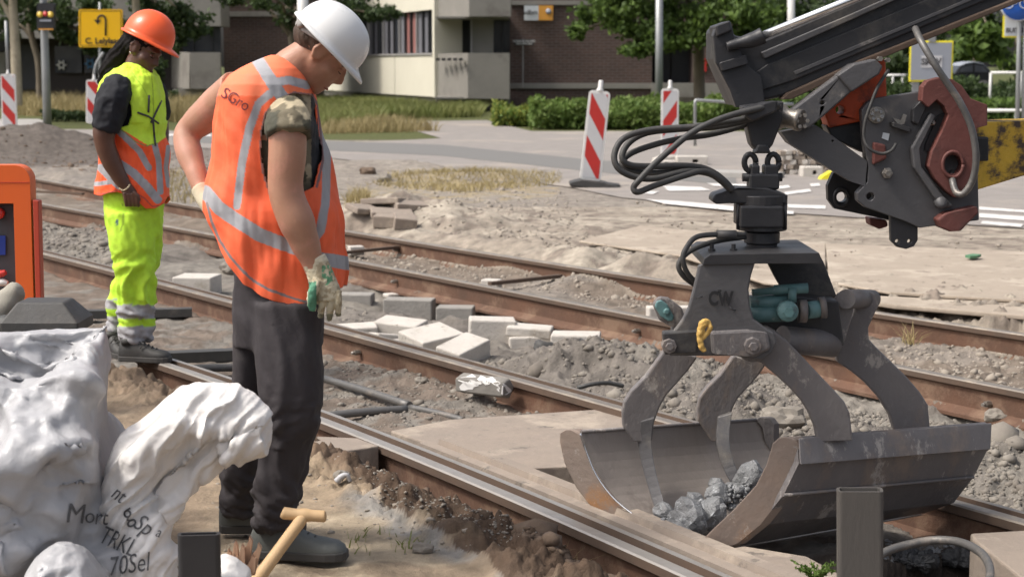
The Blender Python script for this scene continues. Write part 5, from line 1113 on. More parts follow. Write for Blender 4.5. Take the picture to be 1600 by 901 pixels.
paint(t2, YL, [('f', lambda V, X, Y: (V[:,1] < Y2+.02) & (X > 180) & (((Y > 476) & (Y < 498)) | (Y > 509)), GRY), ('f', lambda V, X, Y: (V[:,1] >= Y2+.02) & (X < 215) & (((Y > 467) & (Y < 482)) | (Y > 494)), GRY),
 ('f', lambda V, X, Y: ((X-183)/3.2)**2+((Y-347)/4)**2 < 1, (.05,.12,.15)), ('f', lambda V, X, Y: dline(X, Y, [(192,318),(193,345),(188,362)]) < .9, (.22,.35,.03))])
rows2 = [(98,200,216,.04),(103,190,226,.08),(110,178,236,.11),(120,166,246,.14),(132,159,251,.16),(150,156,255,.17),(180,158,257,.17),(210,160,258,.17),(250,156,261,.175),(290,153,265,.18),(330,153,266,.18)]
hem2 = [(153,302),(165,303),(180,298),(195,296),(210,300),(225,309),(238,322),(250,322),(258,316),(266,305)]
cut2 = [(163,140),(175,130),(188,132),(199,145),(205,165),(206,182),(200,196),(186,200),(150,196),(150,150)]
def vw2(V): return .014*fbm(V[:,0]*8, V[:,1]*8, V[:,2]*4, 4, .55)+.008*np.sin((V[:,0]+V[:,2])*26+2*fbm(V[:,0]*4, V[:,1]*4, V[:,2]*4, 2))*(V[:,2] < 1.25)
v2 = garment(p2, 'vest', M['vest'], rows2, hem2, Y2, .17, nu=330, nv=240, cut=[(cut2, -1)], wr=vw2)
OV = (1.0,.12,.03); YV = (.60,.87,.05)
paint(v2, OV, [('line', [(176,196),(196,214),(218,236),(232,262)], 10, GRY), ('line', [(158,262),(176,280),(186,290)], 12, GRY), ('line', [(188,256),(208,270),(228,290),(246,312)], 13, GRY), ('line', [(240,222),(247,250),(250,300)], 9, GRY), ('line', [(262,230),(258,262),(262,290)], 7, GRY), ('line', [(150,288),(175,284)], 7, GRY),
 ('poly', [(150,120),(190,90),(250,90),(275,150),(262,212),(248,222),(244,226),(230,227),(182,197),(150,192)], YV),
 ('line', [(183,197),(212,222),(229,228),(246,224)], 1.5, (.25,.3,.1)), ('line', hem2, 1.8, (.5,.1,.08)), ('line', cut2[:8], 2, (.40,.62,.03)), ('line', [(236,118),(238,140),(241,225)], 1.6, (.34,.5,.03)), ('line', [(205,112),(222,135),(235,160)], 1.4, (.42,.65,.03))])
for seg in ([(233,149),(232,176)], [(215,176),(232,182),(248,193)], [(252,158),(244,175),(236,192)], [(239,185),(241,210),(243,228)]):
    mb = MB(); P3 = []
    dg = bpy.context.evaluated_depsgraph_get(); dg.update(); bv = BVHTree.FromObject(v2, dg); og = ORG[v2.name]
    for (ax, ay), (bx, by) in zip(seg[:-1], seg[1:]):
        for t_ in np.linspace(0, 1, 5):
            d = Vector(ray(ax+(bx-ax)*t_, ay+(by-ay)*t_)).normalized(); r_ = bv.ray_cast(Vector((0,0,CH))-og, d)
            if r_[0] is not None: P3.append(r_[0]-d*.004+og)
    if len(P3) > 1: mb.tube(P3, .0055, 6); mb.build('strap', M['rubber'], p2)
shoe(p2, Vector((D(193,550,Y2-.08).x, Y2-.12, 0)), R(-10), .275, 'shoe_bk', 'sole', laces=True); shoe(p2, Vector((D(170,545,Y2+.12).x, Y2+.1, 0)), R(-50), .24, 'shoe_bk')
# ================================================================ GRAB
gr = thing('clamshell_grab', 'open dark steel clamshell grab standing over the near rail, letters painted on its plate', 'grab', tuple(G(1200, 850, -.05)))
AX = (D(1546,663,5.95)-D(1246,687,5.55)).normalized()
def shell(N, Fp, name, offs, mats, nseg=5):
    n = smooth_path([D(*p) for p in N], nseg); f = smooth_path([D(*p) for p in Fp], nseg); mb = MB(); W_ = 12
    A = []; 
    for i in range(len(n)):
        A.append([n[i].lerp(f[i], k/W_) for k in range(W_+1)])
    off = Vector(offs); vs = [v for r in A for v in r]; m = W_+1; nn = len(vs); vs += [v+off for v in vs]; fs = []
    for i in range(len(A)-1):
        for k in range(W_): a = i*m+k; fs.append((a,a+1,a+m+1,a+m)); fs.append((nn+a,nn+a+m,nn+a+m+1,nn+a+1))
    for i in range(len(A)-1):
        a = i*m; fs.append((a,a+m,nn+a+m,nn+a)); a = i*m+W_; fs.append((a,nn+a,nn+a+m,a+m))
    for k in range(W_): fs.append((k,nn+k,nn+k+1,k+1)); a = (len(A)-1)*m+k; fs.append((a,a+1,nn+a+1,nn+a))
    mb.add(vs, fs, 0, False); o = mb.build(name, mats, gr); return o
RN = [(1246,687,5.55),(1248,724,5.52),(1224,773,5.52),(1186,820,5.56),(1130,857,5.63)]
RF = [(1546,663,5.95),(1544,700,5.92),(1521,745,5.94),(1490,785,6.0),(1445,801,6.08)]
# outer facets are flat strips
def strips(N, Fp, name, mat, off):
    mb = MB(); off = Vector(off)
    for (a, b, c, d) in zip(N[:-1], N[1:], Fp[1:], Fp[:-1]): mb.prism([D(*a), D(*b), D(*c), D(*d)], off)
    return mb.build(name, mat, gr)
rs = shell(RN, RF, 'right_jaw', (-.012,.018,.006), M['grabm'], 1)
mb = MB(); mb.prism([D(1247,684,5.54), D(1548,660,5.94), D(1546,700,5.905), D(1249,724,5.505)], (.002,-.009,0)); mb.build('rim_band', M['grabm'], gr, bevel=.003)
mb = MB(); q = [D(1224,773,5.512), D(1521,745,5.932)]; mb.tube(q, .006, 6); mb.build('weld_seam', M['grabm'], gr)
LN = [(908,675,6.0),(925,722,5.98),(960,775,5.93),(1005,815,5.84),(1060,845,5.74),(1130,859,5.635)]
LF = [(1205,655,6.4),(1212,700,6.38),(1235,745,6.33),(1285,775,6.25),(1350,795,6.15),(1445,803,6.085)]
ls = shell(LN, LF, 'left_jaw', (-.012,.018,-.01), M['grabin'], 4)
mb = MB(); mb.tube([D(908,674,6.0), D(1205,654,6.4)], .007, 8); mb.build('rim_edge', M['grabm'], gr)
def flange(pts, Y, th, name='cutting_lip', mat='lip', sl=0, x0=1100):
    P3 = [D(x, y, Y+sl*(x-x0)) for x, y in pts]; mb = MB(); mb.prism(P3, AX*th); return mb.build(name, M[mat], gr, bevel=.008)
flange([(1203,702),(1206,691),(1214,684),(1228,681),(1241,684),(1249,696),(1248,722),(1224,773),(1188,819),(1150,850),(1128,859),(1108,857),(1092,846),(1112,826),(1148,792),(1180,757),(1196,725)], 5.54, .045)
flange([(873,690),(873,676),(881,671),(895,670),(906,676),(913,698),(931,740),(962,782),(1010,820),(1060,846),(1090,858),(1040,864),(985,846),(930,802),(899,762),(880,722)], 5.90, .045, sl=-.0014, x0=980)
flange([(1178,654),(1186,650),(1200,651),(1209,662),(1209,690),(1203,706),(1194,690),(1190,668)], 6.36, .03, mat='grabm')
mb = MB(); mb.tube(smooth_path([D(907,677,5.955), D(914,700,5.96), D(932,742,5.94), D(963,782,5.89), D(1010,818,5.82)], 4), .0035, 8); mb.build('worn_edge', M['chrome'], gr)
for pts in ([(1012,655,5.99),(1008,690,6.0),(1014,730,5.98),(1026,775,5.93),(1038,812,5.86)], [(1133,648,6.18),(1130,690,6.16),(1140,730,6.13),(1158,762,6.07),(1190,790,5.98)]):
    q_ = smooth_path([Vector(p) for p in pts], 3); w0_ = np.linspace(11, 7, len(q_)); A_ = [D(v.x-w, v.y+3, v.z-.025) for v, w in zip(q_, w0_)]; B_ = [D(v.x+w, v.y-3, v.z-.045) for v, w in zip(q_, w0_)]
    mb = MB(); mb.loft([[a, b, b+Vector((0,.05,0)), a+Vector((0,.05,0))] for a, b in zip(A_, B_)], 0, False, True); mb.build('rib', M['greym'], gr, bevel=.003)
def arm(pts, Y, th, holes=(), name='jaw_arm', mat='grabm', bev=.006):
    mb = MB(); plate(mb, pts, Y, th, holes); return mb.build(name, M[mat], gr, bevel=bev)
arm([(1040,545),(1090,558),(1076,578),(1057,600),(1041,618),(1031,636),(1022,660),(1019,690),(990,690),(973,666),(972,645),(975,628),(986,611),(1009,588)], 5.97, .05)
arm([(1146,556),(1200,565),(1186,586),(1167,607),(1153,622),(1145,638),(1138,660),(1134,690),(1112,690),(1090,656),(1090,636),(1093,621),(1106,604),(1126,584)], 6.17, .05)
arm([(1180,515),(1199,510),(1213,518),(1230,532),(1252,555),(1281,586),(1305,611),(1320,628),(1328,645),(1333,688),(1278,690),(1274,668),(1263,643),(1252,626),(1232,604),(1210,584),(1190,567),(1172,560),(1160,540)], 5.57, .05)
arm([(1340,460),(1356,455),(1369,460),(1375,474),(1366,492),(1357,512),(1358,530),(1372,545),(1394,566),(1418,590),(1437,612),(1450,632),(1454,674),(1398,674),(1391,650),(1373,621),(1351,597),(1330,580),(1309,566),(1305,548),(1318,530),(1334,487)], 5.88, .05)
arm([(1300,478),(1311,460),(1323,455),(1334,462),(1334,485),(1322,528),(1310,556),(1296,552),(1290,520)], 5.78, .04)
mb = MB(); mb.tube([D(1322,467,5.75), D(1362,467,5.97)], .033, 20); mb.build('pivot_pin', M['grabm'], gr)
mb = MB(); mb.tube([D(1222,530,5.66), D(1302,537,5.76)], .046, 20); mb.build('cross_tube', M['grabm'], gr)
# frame
arm([(1092,414),(1182,405),(1174,430),(1170,452),(1172,478),(1178,498),(1195,511),(1210,520),(1214,535),(1206,552),(1190,562),(1165,560),(1149,556),(1039,554),(1034,542),(1042,527),(1053,517),(1066,500),(1076,480),(1084,450)], 5.50, .03, [(1177,541,5)], 'front_plate', 'greym')
mb = MB(); plate(mb, [(1036,520),(1092,516),(1090,551),(1038,554)], 5.475, .06); mb.build('front_bar', M['blackm'], gr, bevel=.006)
mb = MB(); plate(mb, [(1110,518),(1168,515),(1200,520),(1205,545),(1180,558),(1112,553)], 5.485, .03); mb.build('dusty_plate', M['grabm'], gr, bevel=.01)
for cx, cy, r_ in ((1046,541,12),(1177,541,14)):
    c = D(cx, cy, 5.46); mb = MB(); mb.lathe(c, [(0,0),(r_*MP(5.46),0),(r_*MP(5.46),.05),(0,.05)], 8, sm=False, axis=(0,1,0)); mb.lathe(c-Vector((0,.012,0)), [(0,0),(r_*.55*MP(5.46),0),(r_*.55*MP(5.46),.02),(0,.02)], 6, sm=False, axis=(0,1,0)); mb.build('pivot_bolt', M['grabm'], gr, bevel=.002)
c = D(1177,541,5.52); mb = MB(); mb.lathe(c, [(0,0),(.052,0),(.052,.06),(0,.06)], 28, axis=(0,1,0)); mb.build('pivot_boss', M['grabm'], gr, bevel=.004)
arm([(1101,404),(1110,398),(1181,396),(1280,395),(1287,412),(1182,412),(1098,414)], 5.49, .42, name='top_plate', mat='blackm')
arm([(1192,396),(1280,396),(1288,411),(1309,466),(1262,467),(1226,460),(1208,428)], 5.86, .03, name='rear_plate', mat='blackm')
arm([(1050,500),(1180,480),(1190,556),(1045,556)], 5.80, .03, name='rear_lower_plate', mat='greym')
arm([(1176,468),(1240,462),(1310,470),(1320,540),(1176,545)], 5.72, .12, name='centre_body', mat='blackm')
for x in (1112, 1146): mb = MB(); mb.lathe(D(x,398,5.6), [(.012,-.01),(.012,.02),(.007,.02),(.007,.035),(0,.035)], 8, sm=False); mb.build('bolt', M['blackm'], gr)
# hydraulics
mb = MB(); mb.tube([D(1175,457,5.62), D(1208,454,5.62), D(1210,453,5.62), D(1262,450,5.62)], [.012,.012,.017,.017], 14); mb.tube([D(1238,450,5.60), D(1238,472,5.60)], .014, 12); mb.build('upper_hydraulic_pipe', M['teal'], gr)
mb = MB(); mb.tube([D(1172,474,5.64), D(1238,470,5.64)], .024, 16); mb.tube([D(1172,492,5.62), D(1228,490,5.62)], .026, 16); mb.build('hydraulic_cylinder', M['teal'], gr)
c = D(1232,487,5.54); mb = MB(); mb.lathe(c, [(0,0),(.03,0),(.034,.006),(.034,.04),(.024,.04),(.024,.06),(0,.06)], 24, axis=(0,1,0)); mb.lathe(c-Vector((0,.015,0)), [(0,0),(.017,0),(.017,.02),(0,.02)], 6, sm=False, axis=(0,1,0)); mb.build('cylinder_pin', M['teal'], gr)
mb = MB(); mb.tube([D(1222,488,5.60), D(1216,488,5.60)], [.03,.004], 12); mb.build('ram_eye', M['grabm'], gr)
for a_, b_, r_ in ((D(1248,486,5.62), D(1260,486,5.62), .038), (D(1280,481,5.66), D(1290,480,5.66), .036)): mb = MB(); mb.tube([a_, b_], r_, 20); mb.build('clamp_ring', M['grabm'], gr)
mb = MB(); mb.tube([D(1258,485,5.63), D(1282,482,5.66)], .029, 20); mb.build('ram_sleeve', M['teal'], gr)
mb = MB(); plate(mb, [(1020,476),(1030,464),(1045,466),(1066,482),(1072,500),(1050,512),(1030,500)], 5.72, .04); mb.build('pin_bracket', M['grabm'], gr, bevel=.008)
mb = MB(); plate(mb, [(1023,480),(1026,471),(1034,469),(1043,476),(1053,494),(1052,501),(1044,502),(1032,494)], 5.70, .02); mb.lathe(D(1042,487,5.69), [(0,0),(.012,0),(.012,.012),(0,.012)], 8, axis=(0,1,0)); mb.build('teal_pin', M['teal'], gr, bevel=.005)
c = D(1126,467,5.494); text('lettering', 'CW', .062, M['black'], gr, facing(c) @ Matrix.Scale(.72, 4, (1,0,0)), .0025, .001)
for q in [[(1140,480),(1146,484),(1150,484)],[(1122,452),(1127,454)],[(1088,466),(1098,463)]]:
    mb = MB(); mb.tube([D(x,y,5.493) for x, y in q], .0018, 6); mb.build('scratch', M['black'], gr)
mb = MB(); pxtube(mb, [(1106,500,5.45,3),(1099,505,5.44,7),(1095,515,5.44,6),(1093,527,5.44,5),(1096,540,5.44,5),(1101,549,5.44,4)], 12); pxtube(mb, [(1106,502,5.45,4),(1110,512,5.44,4),(1104,522,5.44,4),(1096,530,5.44,3)], 10); o = mb.build('yellow_rag', mk('yellow_cloth', (.62,.40,.12), (.5,.3,.07), sc=20, c3=(.15,.1,.05), sc3=30, w3=.57)); remesh(o, .003, 2); displace(o, lambda V: .003*fbm(V[:,0]*60, V[:,1]*60, V[:,2]*60, 3)); tag(o, 'frayed yellow rag caught on the front bar of the grab', 'rag')
# ---------------------------------------------------------------- rotator
rt = thing('grab_rotator', 'black hydraulic rotator with hoses hanging from the arm above the grab', 'rotator', tuple(D(1190,392,5.7)))
Yr = 5.72
def box_px(parent, name, x0, y0, x1, y1, Y, dep, mat='blackm', bev=.006):
    mb = MB(); fb(mb, x0, y0, x1, y1, Y, dep); return mb.build(name, M[mat], parent, bevel=bev)
def cylrows(parent, name, rows, Y, mat='blackm', n=28, cx=1190):
    mb = MB(); c = D(cx, rows[0][0], Y); pr = [(r*MP(Y), D(cx, y, Y).z) for y, r in rows]; mb.lathe((c.x, Y, 0), [(0, pr[0][1])]+pr+[(0, pr[-1][1])], n, sm=False); o = mb.build(name, M[mat], parent, bevel=.003); return o
cylrows(rt, 'neck', [(398,24),(380,24),(379,28),(362,28),(361,24),(356,24)], Yr); cylrows(rt, 'motor', [(359,39),(320,39)], Yr); cylrows(rt, 'flange', [(320,40),(304,40)], Yr)
box_px(rt, 'motor_housing', 1157, 322, 1224, 356, Yr-.09, .18, 'blackm')
for x in (1153, 1227): mb = MB(); mb.tube([D(x,318,Yr-.05), D(x,358,Yr-.05)], .006, 8); mb.build('tie_rod', M['blackm'], rt)
mb = MB(); plate(mb, [(1113,311),(1117,304),(1130,300),(1146,294),(1200,294),(1228,303),(1230,318),(1135,318),(1120,319),(1114,316)], Yr-.06, .12); mb.build('swivel_arm', M['blackm'], rt, bevel=.01)
for x0, x1 in ((1174,1187),(1194,1216)): box_px(rt, 'lug', x0, 258, x1, 297, Yr-.03, .06)
box_px(rt, 'clevis_block', 1172, 272, 1218, 296, Yr-.045, .09)
mb = MB(); mb.tube([D(1160,277,Yr), D(1222,277,Yr)], .014, 12); mb.build('clevis_pin', M['blackm'], rt)
for cx in (1172, 1208):
    mb = MB(); pts = [D(cx+9*math.cos(a), 254+13*math.sin(a), Yr+.01*(cx > 1190)) for a in np.linspace(0, 2*math.pi, 17)]; mb.tube(pts, .010, 10); mb.build('shackle', M['blackm'], rt)
mb = MB(); plate(mb, [(1178,240),(1205,240),(1202,232),(1198,226),(1184,226)], Yr-.03, .06); mb.build('shackle_bow', M['blackm'], rt, bevel=.006)
HS = [[(1216,166,5.70),(1170,184,5.66),(1130,191,5.64),(1085,198,5.62),(1016,203,5.60),(975,216,5.58),(960,241,5.56),(966,263,5.55),(990,276,5.56),(1023,279,5.58),(1071,268,5.62),(1107,271,5.64),(1128,284,5.66),(1146,302,5.68)],
 [(1216,168,5.72),(1175,186,5.70),(1120,198,5.68),(1060,202,5.66),(1010,208,5.64),(982,224,5.62),(972,246,5.60),(985,258,5.60),(1020,260,5.62),(1071,259,5.64),(1103,264,5.66),(1128,279,5.67),(1148,300,5.69)],
 [(1216,164,5.66),(1184,170,5.62),(1150,178,5.60),(1115,190,5.58),(1080,208,5.56),(1050,232,5.54),(1023,256,5.52),(1000,280,5.50),(990,293,5.50),(997,300,5.50),(1023,290,5.53),(1071,274,5.58),(1100,268,5.62),(1124,279,5.64),(1144,298,5.66)],
 [(1216,170,5.74),(1160,196,5.72),(1110,210,5.70),(1067,216,5.68),(1023,226,5.66),(985,240,5.64),(972,256,5.62),(990,268,5.62),(1030,270,5.64),(1080,264,5.66),(1115,270,5.68),(1134,286,5.69),(1150,302,5.70)]]
for h_ in HS: mb = MB(); pxtube(mb, [(x, y, Y, 5.0) for x, y, Y in h_], 10, 6); mb.build('hose', M['rubber'], rt)
for h_ in ([(1165,366,5.62),(1126,366,5.60),(1089,370,5.58),(1072,388,5.56),(1067,406,5.55),(1075,428,5.56),(1092,445,5.58)], [(1165,370,5.66),(1118,377,5.62),(1080,391,5.60),(1061,411,5.58),(1067,430,5.58),(1090,448,5.60)]):
    mb = MB(); pxtube(mb, [(x, y, Y, 4.3) for x, y, Y in h_], 10, 6); mb.build('hose', M['rubber'], rt)
mb = MB(); mb.tube([D(1120,366,5.60), D(1150,366,5.61)], .014, 10); mb.build('hose_fitting', M['greypipe'], rt)
# ---------------------------------------------------------------- excavator arm
ea = thing('excavator_arm', 'black excavator boom with chrome ram, red quick coupler and worn yellow beam', 'excavator arm', tuple(D(1450,388,6.0)))
def ep(name, pts, Y, th, mat='blackm', holes=(), bev=.006):
    mb = MB(); plate(mb, pts, Y, th, holes); return mb.build(name, M[mat], ea, bevel=bev)
ep('boom', [(1151,168),(1118,92),(1118,45),(1130,38),(1150,56),(1190,62),(1331,2),(1480,-62),(1700,-160),(1800,-90),(1571,10),(1349,98),(1229,150)], 5.92, .30, bev=.012)
ep('boom_side_panel', [(1160,128),(1200,100),(1480,-14),(1700,-108),(1760,-92),(1480,26),(1240,126),(1165,150)], 5.905, .02, 'blackm', bev=.004)
ep('boom_upper_rail', [(1190,82),(1340,18),(1560,-80),(1560,-72),(1340,27),(1195,92)], 5.89, .03, 'greym', bev=.003)
ep('boom_lower_flange', [(1222,156),(1232,146),(1349,93),(1571,5),(1800,-92),(1802,-84),(1571,13),(1349,103),(1238,155)], 5.86, .10, 'rust_dark', bev=.003)
ep('boom_groove', [(1240,112),(1340,70),(1480,12),(1560,-22),(1560,-17),(1480,17),(1340,76),(1243,117)], 5.90, .02, 'greym', bev=.001)
ep('head_bracket', [(1118,44),(1114,56),(1118,98),(1140,140),(1150,168),(1196,166),(1190,120),(1165,100),(1148,60),(1142,34),(1128,38)], 5.86, .06, 'blackm')
ep('head_lug', [(1118,40),(1141,32),(1144,48),(1120,58)], 5.84, .2, 'blackm'); ep('head_lug', [(1124,98),(1166,86),(1170,100),(1128,112)], 5.84, .05, 'blackm')
mb = MB(); pxtube(mb, [(1136,73,5.84,7),(1150,69,5.84,8),(1175,63,5.84,12),(1192,56,5.84,13)], 18); mb.build('ram_gland', M['blackm'], ea)
mb = MB(); mb.tube([D(1188,58,5.84), D(1335,-2,5.84), D(1500,-68,5.84)], .0145, 20); mb.build('chrome_ram', M['chrome'], ea)
ep('hanger', [(1160,166),(1225,158),(1222,190),(1208,226),(1200,236),(1182,236),(1174,226)], 5.70, .10)
ep('hose_clamp', [(1165,183),(1160,172),(1196,160),(1216,158),(1214,174),(1176,190)], 5.62, .10)
ep('upper_link', [(1237,172),(1317,112),(1366,98),(1378,104),(1374,113),(1331,143),(1282,186),(1264,201),(1240,196)], 5.80, .08, 'greym', [(1285,161,3)])
ep('upper_link_sleeve', [(1308,118),(1334,100),(1368,92),(1380,104),(1374,116),(1331,144)], 5.785, .11, 'greym')
ep('lower_link', [(1220,206),(1275,196),(1300,212),(1355,252),(1352,291),(1330,284),(1233,224)], 5.84, .09, 'greym', [(1301,220,2)])
for (cx, cy, r_) in [(1388,100,4),(1376,98,4)]: mb = MB(); mb.lathe(D(cx,cy-6,5.77), [(0,0),(r_*MP(5.8),0),(r_*MP(5.8),.03),(0,.03)], 6, sm=False, axis=(0,1,0)); mb.build('bolt', M['silver'], ea)
mb = MB(); mb.tube([D(1210,180,5.80), D(1222,183,5.78), D(1228,184,5.77), D(1242,187,5.75), D(1244,187,5.75), D(1252,189,5.74)], [.042,.042,.032,.032,.036,.036], 20); mb.build('link_pin', M['silver'], ea)
for k in range(6): a = k*math.pi/3; mb = MB(); c = D(1254+8*math.cos(a), 189+10*math.sin(a), 5.715); mb.lathe(c, [(0,0),(.007,0),(.007,.02),(0,.02)], 6, sm=False, axis=(0,1,0)); mb.build('bolt', M['silver'], ea)
ep('orange_bracket', [(1296,124),(1330,105),(1384,92),(1386,152),(1349,162),(1345,190),(1296,200),(1286,170)], 5.93, .12, 'orangep', [(1313,172,7)])
ep('bracket_shadow_plate', [(1290,196),(1345,188),(1352,240),(1300,216)], 5.95, .1, 'blackm')
ep('rear_coupler_plate', [(1302,270),(1340,258),(1392,325),(1400,346),(1362,338),(1304,326),(1294,312),(1293,290)], 6.05, .04, 'blackm', [(1315,308,8)])
mb = MB(); pts = [D(1315+11*math.cos(a), 308+13*math.sin(a), 6.045) for a in np.linspace(0, 2*math.pi, 25)]; mb.tube(pts, .007, 10); mb.build('eye_collar', M['blackm'], ea)
ep('coupler_plate', [(1346,172),(1356,160),(1368,154),(1437,143),(1456,147),(1490,165),(1526,187),(1530,344),(1437,356),(1412,345),(1352,324),(1340,314),(1339,302),(1355,284),(1357,262),(1350,226)], 5.84, .05, 'greym', [(1360,307,6)], bev=.008)
ep('coupler_body', [(1370,190),(1440,160),(1524,200),(1526,340),(1440,350),(1380,330)], 5.89, .30, 'blackm')
ep('spine_rib', [(1455,176),(1462,180),(1437,232),(1440,260),(1474,306),(1490,322),(1480,326),(1462,312),(1428,262),(1424,231)], 5.80, .04, 'greym')
ep('recess_shade', [(1466,180),(1482,172),(1474,205),(1462,240),(1445,236),(1446,225)], 5.83, .012, 'black', bev=.001)  # black plate standing in for the shade of a recess in the coupler
ep('red_claw', [(1442,136),(1450,126),(1469,121),(1488,124),(1503,134),(1517,154),(1543,164),(1543,196),(1527,200),(1526,266),(1515,300),(1505,309),(1491,308),(1477,297),(1462,280),(1451,260),(1456,238),(1472,205),(1482,180),(1476,166),(1464,156),(1451,168),(1440,158)], 5.78, .06, 'redc', [(1489,257,15)], bev=.01)
ep('claw_back', [(1488,124),(1517,154),(1543,164),(1543,196),(1520,200),(1490,170)], 5.84, .22, 'redc')
mb = MB(); pts = [D(1489+16*math.cos(a), 257+20*math.sin(a), 5.775) for a in np.linspace(0, 2*math.pi, 29)]; mb.tube(pts, .006, 10); mb.build('claw_eye', M['redc'], ea)
ep('red_foot', [(1464,343),(1478,333),(1527,322),(1530,332),(1510,352),(1502,361),(1484,362),(1470,356)], 5.78, .12, 'redc')
mb = MB(); mb.lathe(D(1472,317,5.79), [(0,0),(.02,0),(.02,.04),(0,.04)], 12, axis=(0,1,0)); mb.build('grease_cap', M['greym'], ea)
ep('clevis', [(1391,336),(1434,336),(1434,376),(1428,385),(1416,389),(1402,386),(1392,376)], 5.86, .03, 'blackm', [(1402,377,3.5),(1421,377,3.5)]); ep('clevis', [(1391,336),(1434,336),(1434,374),(1416,386),(1394,376)], 5.98, .03, 'blackm', [(1402,377,3.5),(1421,377,3.5)])
ep('small_foot', [(1358,340),(1386,344),(1388,354),(1374,358),(1360,352)], 6.1, .08, 'redc')
for cx, cy, r_, mt in ((1371,180,13,'silver'),(1388,271,9,'silver'),(1459,192,5,'silver')):
    mb = MB(); c = D(cx,cy,5.81); r = r_*MP(5.81); mb.lathe(c, [(0,0),(r*.6,0),(r*.6,.012),(r,.012),(r,.035),(0,.035)], 16 if r_ > 10 else 6, sm=False, axis=(0,1,0)); 
    mb.build('coupler_bolt', M[mt], ea, bevel=.002)
    if r_ > 10:
        for k in range(6): a = k*math.pi/3+.3; m2 = MB(); m2.lathe(D(cx+8*math.cos(a), cy+8*math.sin(a), 5.80), [(0,0),(.006,0),(.006,.014),(0,.014)], 6, sm=False, axis=(0,1,0)); m2.build('bolt', M['chrome'], ea)
ep('sticker', [(1380,207),(1390,209),(1388,220),(1378,216)], 5.835, .004, 'sign_w', bev=0); ep('red_valve', [(1365,222),(1384,226),(1386,248),(1364,258)], 5.82, .03, 'redc'); ep('plate_shelf', [(1394,190),(1425,200),(1424,208),(1394,198)], 5.80, .06, 'blackm')
ep('dark_strut', [(1426,170),(1444,152),(1452,160),(1436,196),(1426,192)], 5.81, .05, 'blackm')
for q, r_ in (([(1430,45,5.83),(1440,66,5.74),(1460,100,5.70),(1480,130,5.70),(1500,160,5.70),(1518,200,5.70),(1525,245,5.70),(1520,280,5.71),(1506,302,5.72),(1494,300,5.74),(1488,280,5.78),(1489,262,5.9)], 5.5),([(1388,110,5.86),(1372,135,5.80),(1362,160,5.79),(1352,190,5.79),(1350,215,5.79),(1358,232,5.78),(1376,240,5.78),(1392,236,5.78),(1400,225,5.8)], 2.6)):
    mb = MB(); pxtube(mb, [(x,y,Y,r_) for x, y, Y in q], 10, 6); mb.build('hose', M['greypipe'] if r_ > 5 else M['rubber'], ea)
mb = MB(); mb.prism([D(1480,192,5.95), D(1700,186,6.35), D(1700,245,6.35), D(1480,312,5.95)], (0,.22,0)); mb.build('yellow_beam', M['yellowc'], ea, bevel=.015)
ep('beam_lug', [(1526,214),(1545,214),(1545,252),(1526,252)], 6.0, .05, 'blackm')
mb = MB(); plate(mb, [(1395,184),(1408,188),(1412,178),(1417,180),(1413,194),(1404,195)], 5.815, .01); mb.build('white_tag', M['silver'], ea)
# ---------------------------------------------------------------- rubble in the grab
lm = M['asphalt_lump']; LB = ['front', 'second']
def lump(px, py, Y, r, lab, dark=False, flat=.75, seed=0):
    c = D(px, py, Y); bm = bmesh.new(); bmesh.ops.create_icosphere(bm, subdivisions=3, radius=1); mb = MB(); rr = r*MP(Y)
    mb.add([tuple(c+Vector((v.co.x*rr, v.co.y*rr*.9, v.co.z*rr*flat))) for v in bm.verts], [tuple(q.index for q in f.verts) for f in bm.faces]); bm.free()
    o = mb.build('rubble_chunk', lm); V = coords(o); Dv = (V-np.array(c))/rr; g_ = np.random.default_rng(seed+50); k = np.full(len(V), 1.25)
    nd = Dv/np.linalg.norm(Dv, axis=1)[:,None]
    for _ in range(13): a_ = g_.normal(size=3); a_ /= np.linalg.norm(a_); k = np.minimum(k, g_.uniform(.62, 1.0)/np.maximum(nd@a_, .05))
    k = k/np.linalg.norm(Dv, axis=1)*(1+.10*fbm(Dv[:,0]*3+seed*3, Dv[:,1]*3, Dv[:,2]*3, 3))
    setco(o, np.array(c)+(V-np.array(c))*k[:,None]); return tag(o, lab, 'rubble', 'broken asphalt chunks inside the grab')
for i, (a, b_, Y, r, lab) in enumerate([(1042,805,5.84,20,'asphalt chunk nearest the rail inside the grab'),(1075,812,5.76,30,'dark asphalt chunk at the lip of the grab'),(1085,785,5.88,20,'asphalt chunk in the middle of the grab’s load'),(1108,800,5.80,26,'wide asphalt chunk leaning on the right lip of the grab'),(1125,775,5.90,22,'asphalt chunk second from the back of the load'),(1150,765,5.96,17,'small asphalt chunk below the topmost one'),(1172,745,6.0,26,'topmost asphalt chunk at the back of the grab’s load'),(1120,758,6.0,15,'pale standing asphalt chunk behind the load'),(1060,830,5.72,22,'asphalt chunk lowest in the grab')]): lump(a, b_, Y, r, lab, seed=i)
P = []
for _ in range(700):
    t_ = rng.random(); a = 1035+t_*140+rng.normal(0, 8); b_ = 812-t_*62+abs(rng.normal(0, 14)); q = D(a, b_, 5.80+t_*.18-.04); P.append(tuple(q))
rocks('rubble_crumbs', P, rng.lognormal(-5.0, .45, len(P)), lm, 'crumbs of grey asphalt rubble between the chunks in the grab', 'rubble')
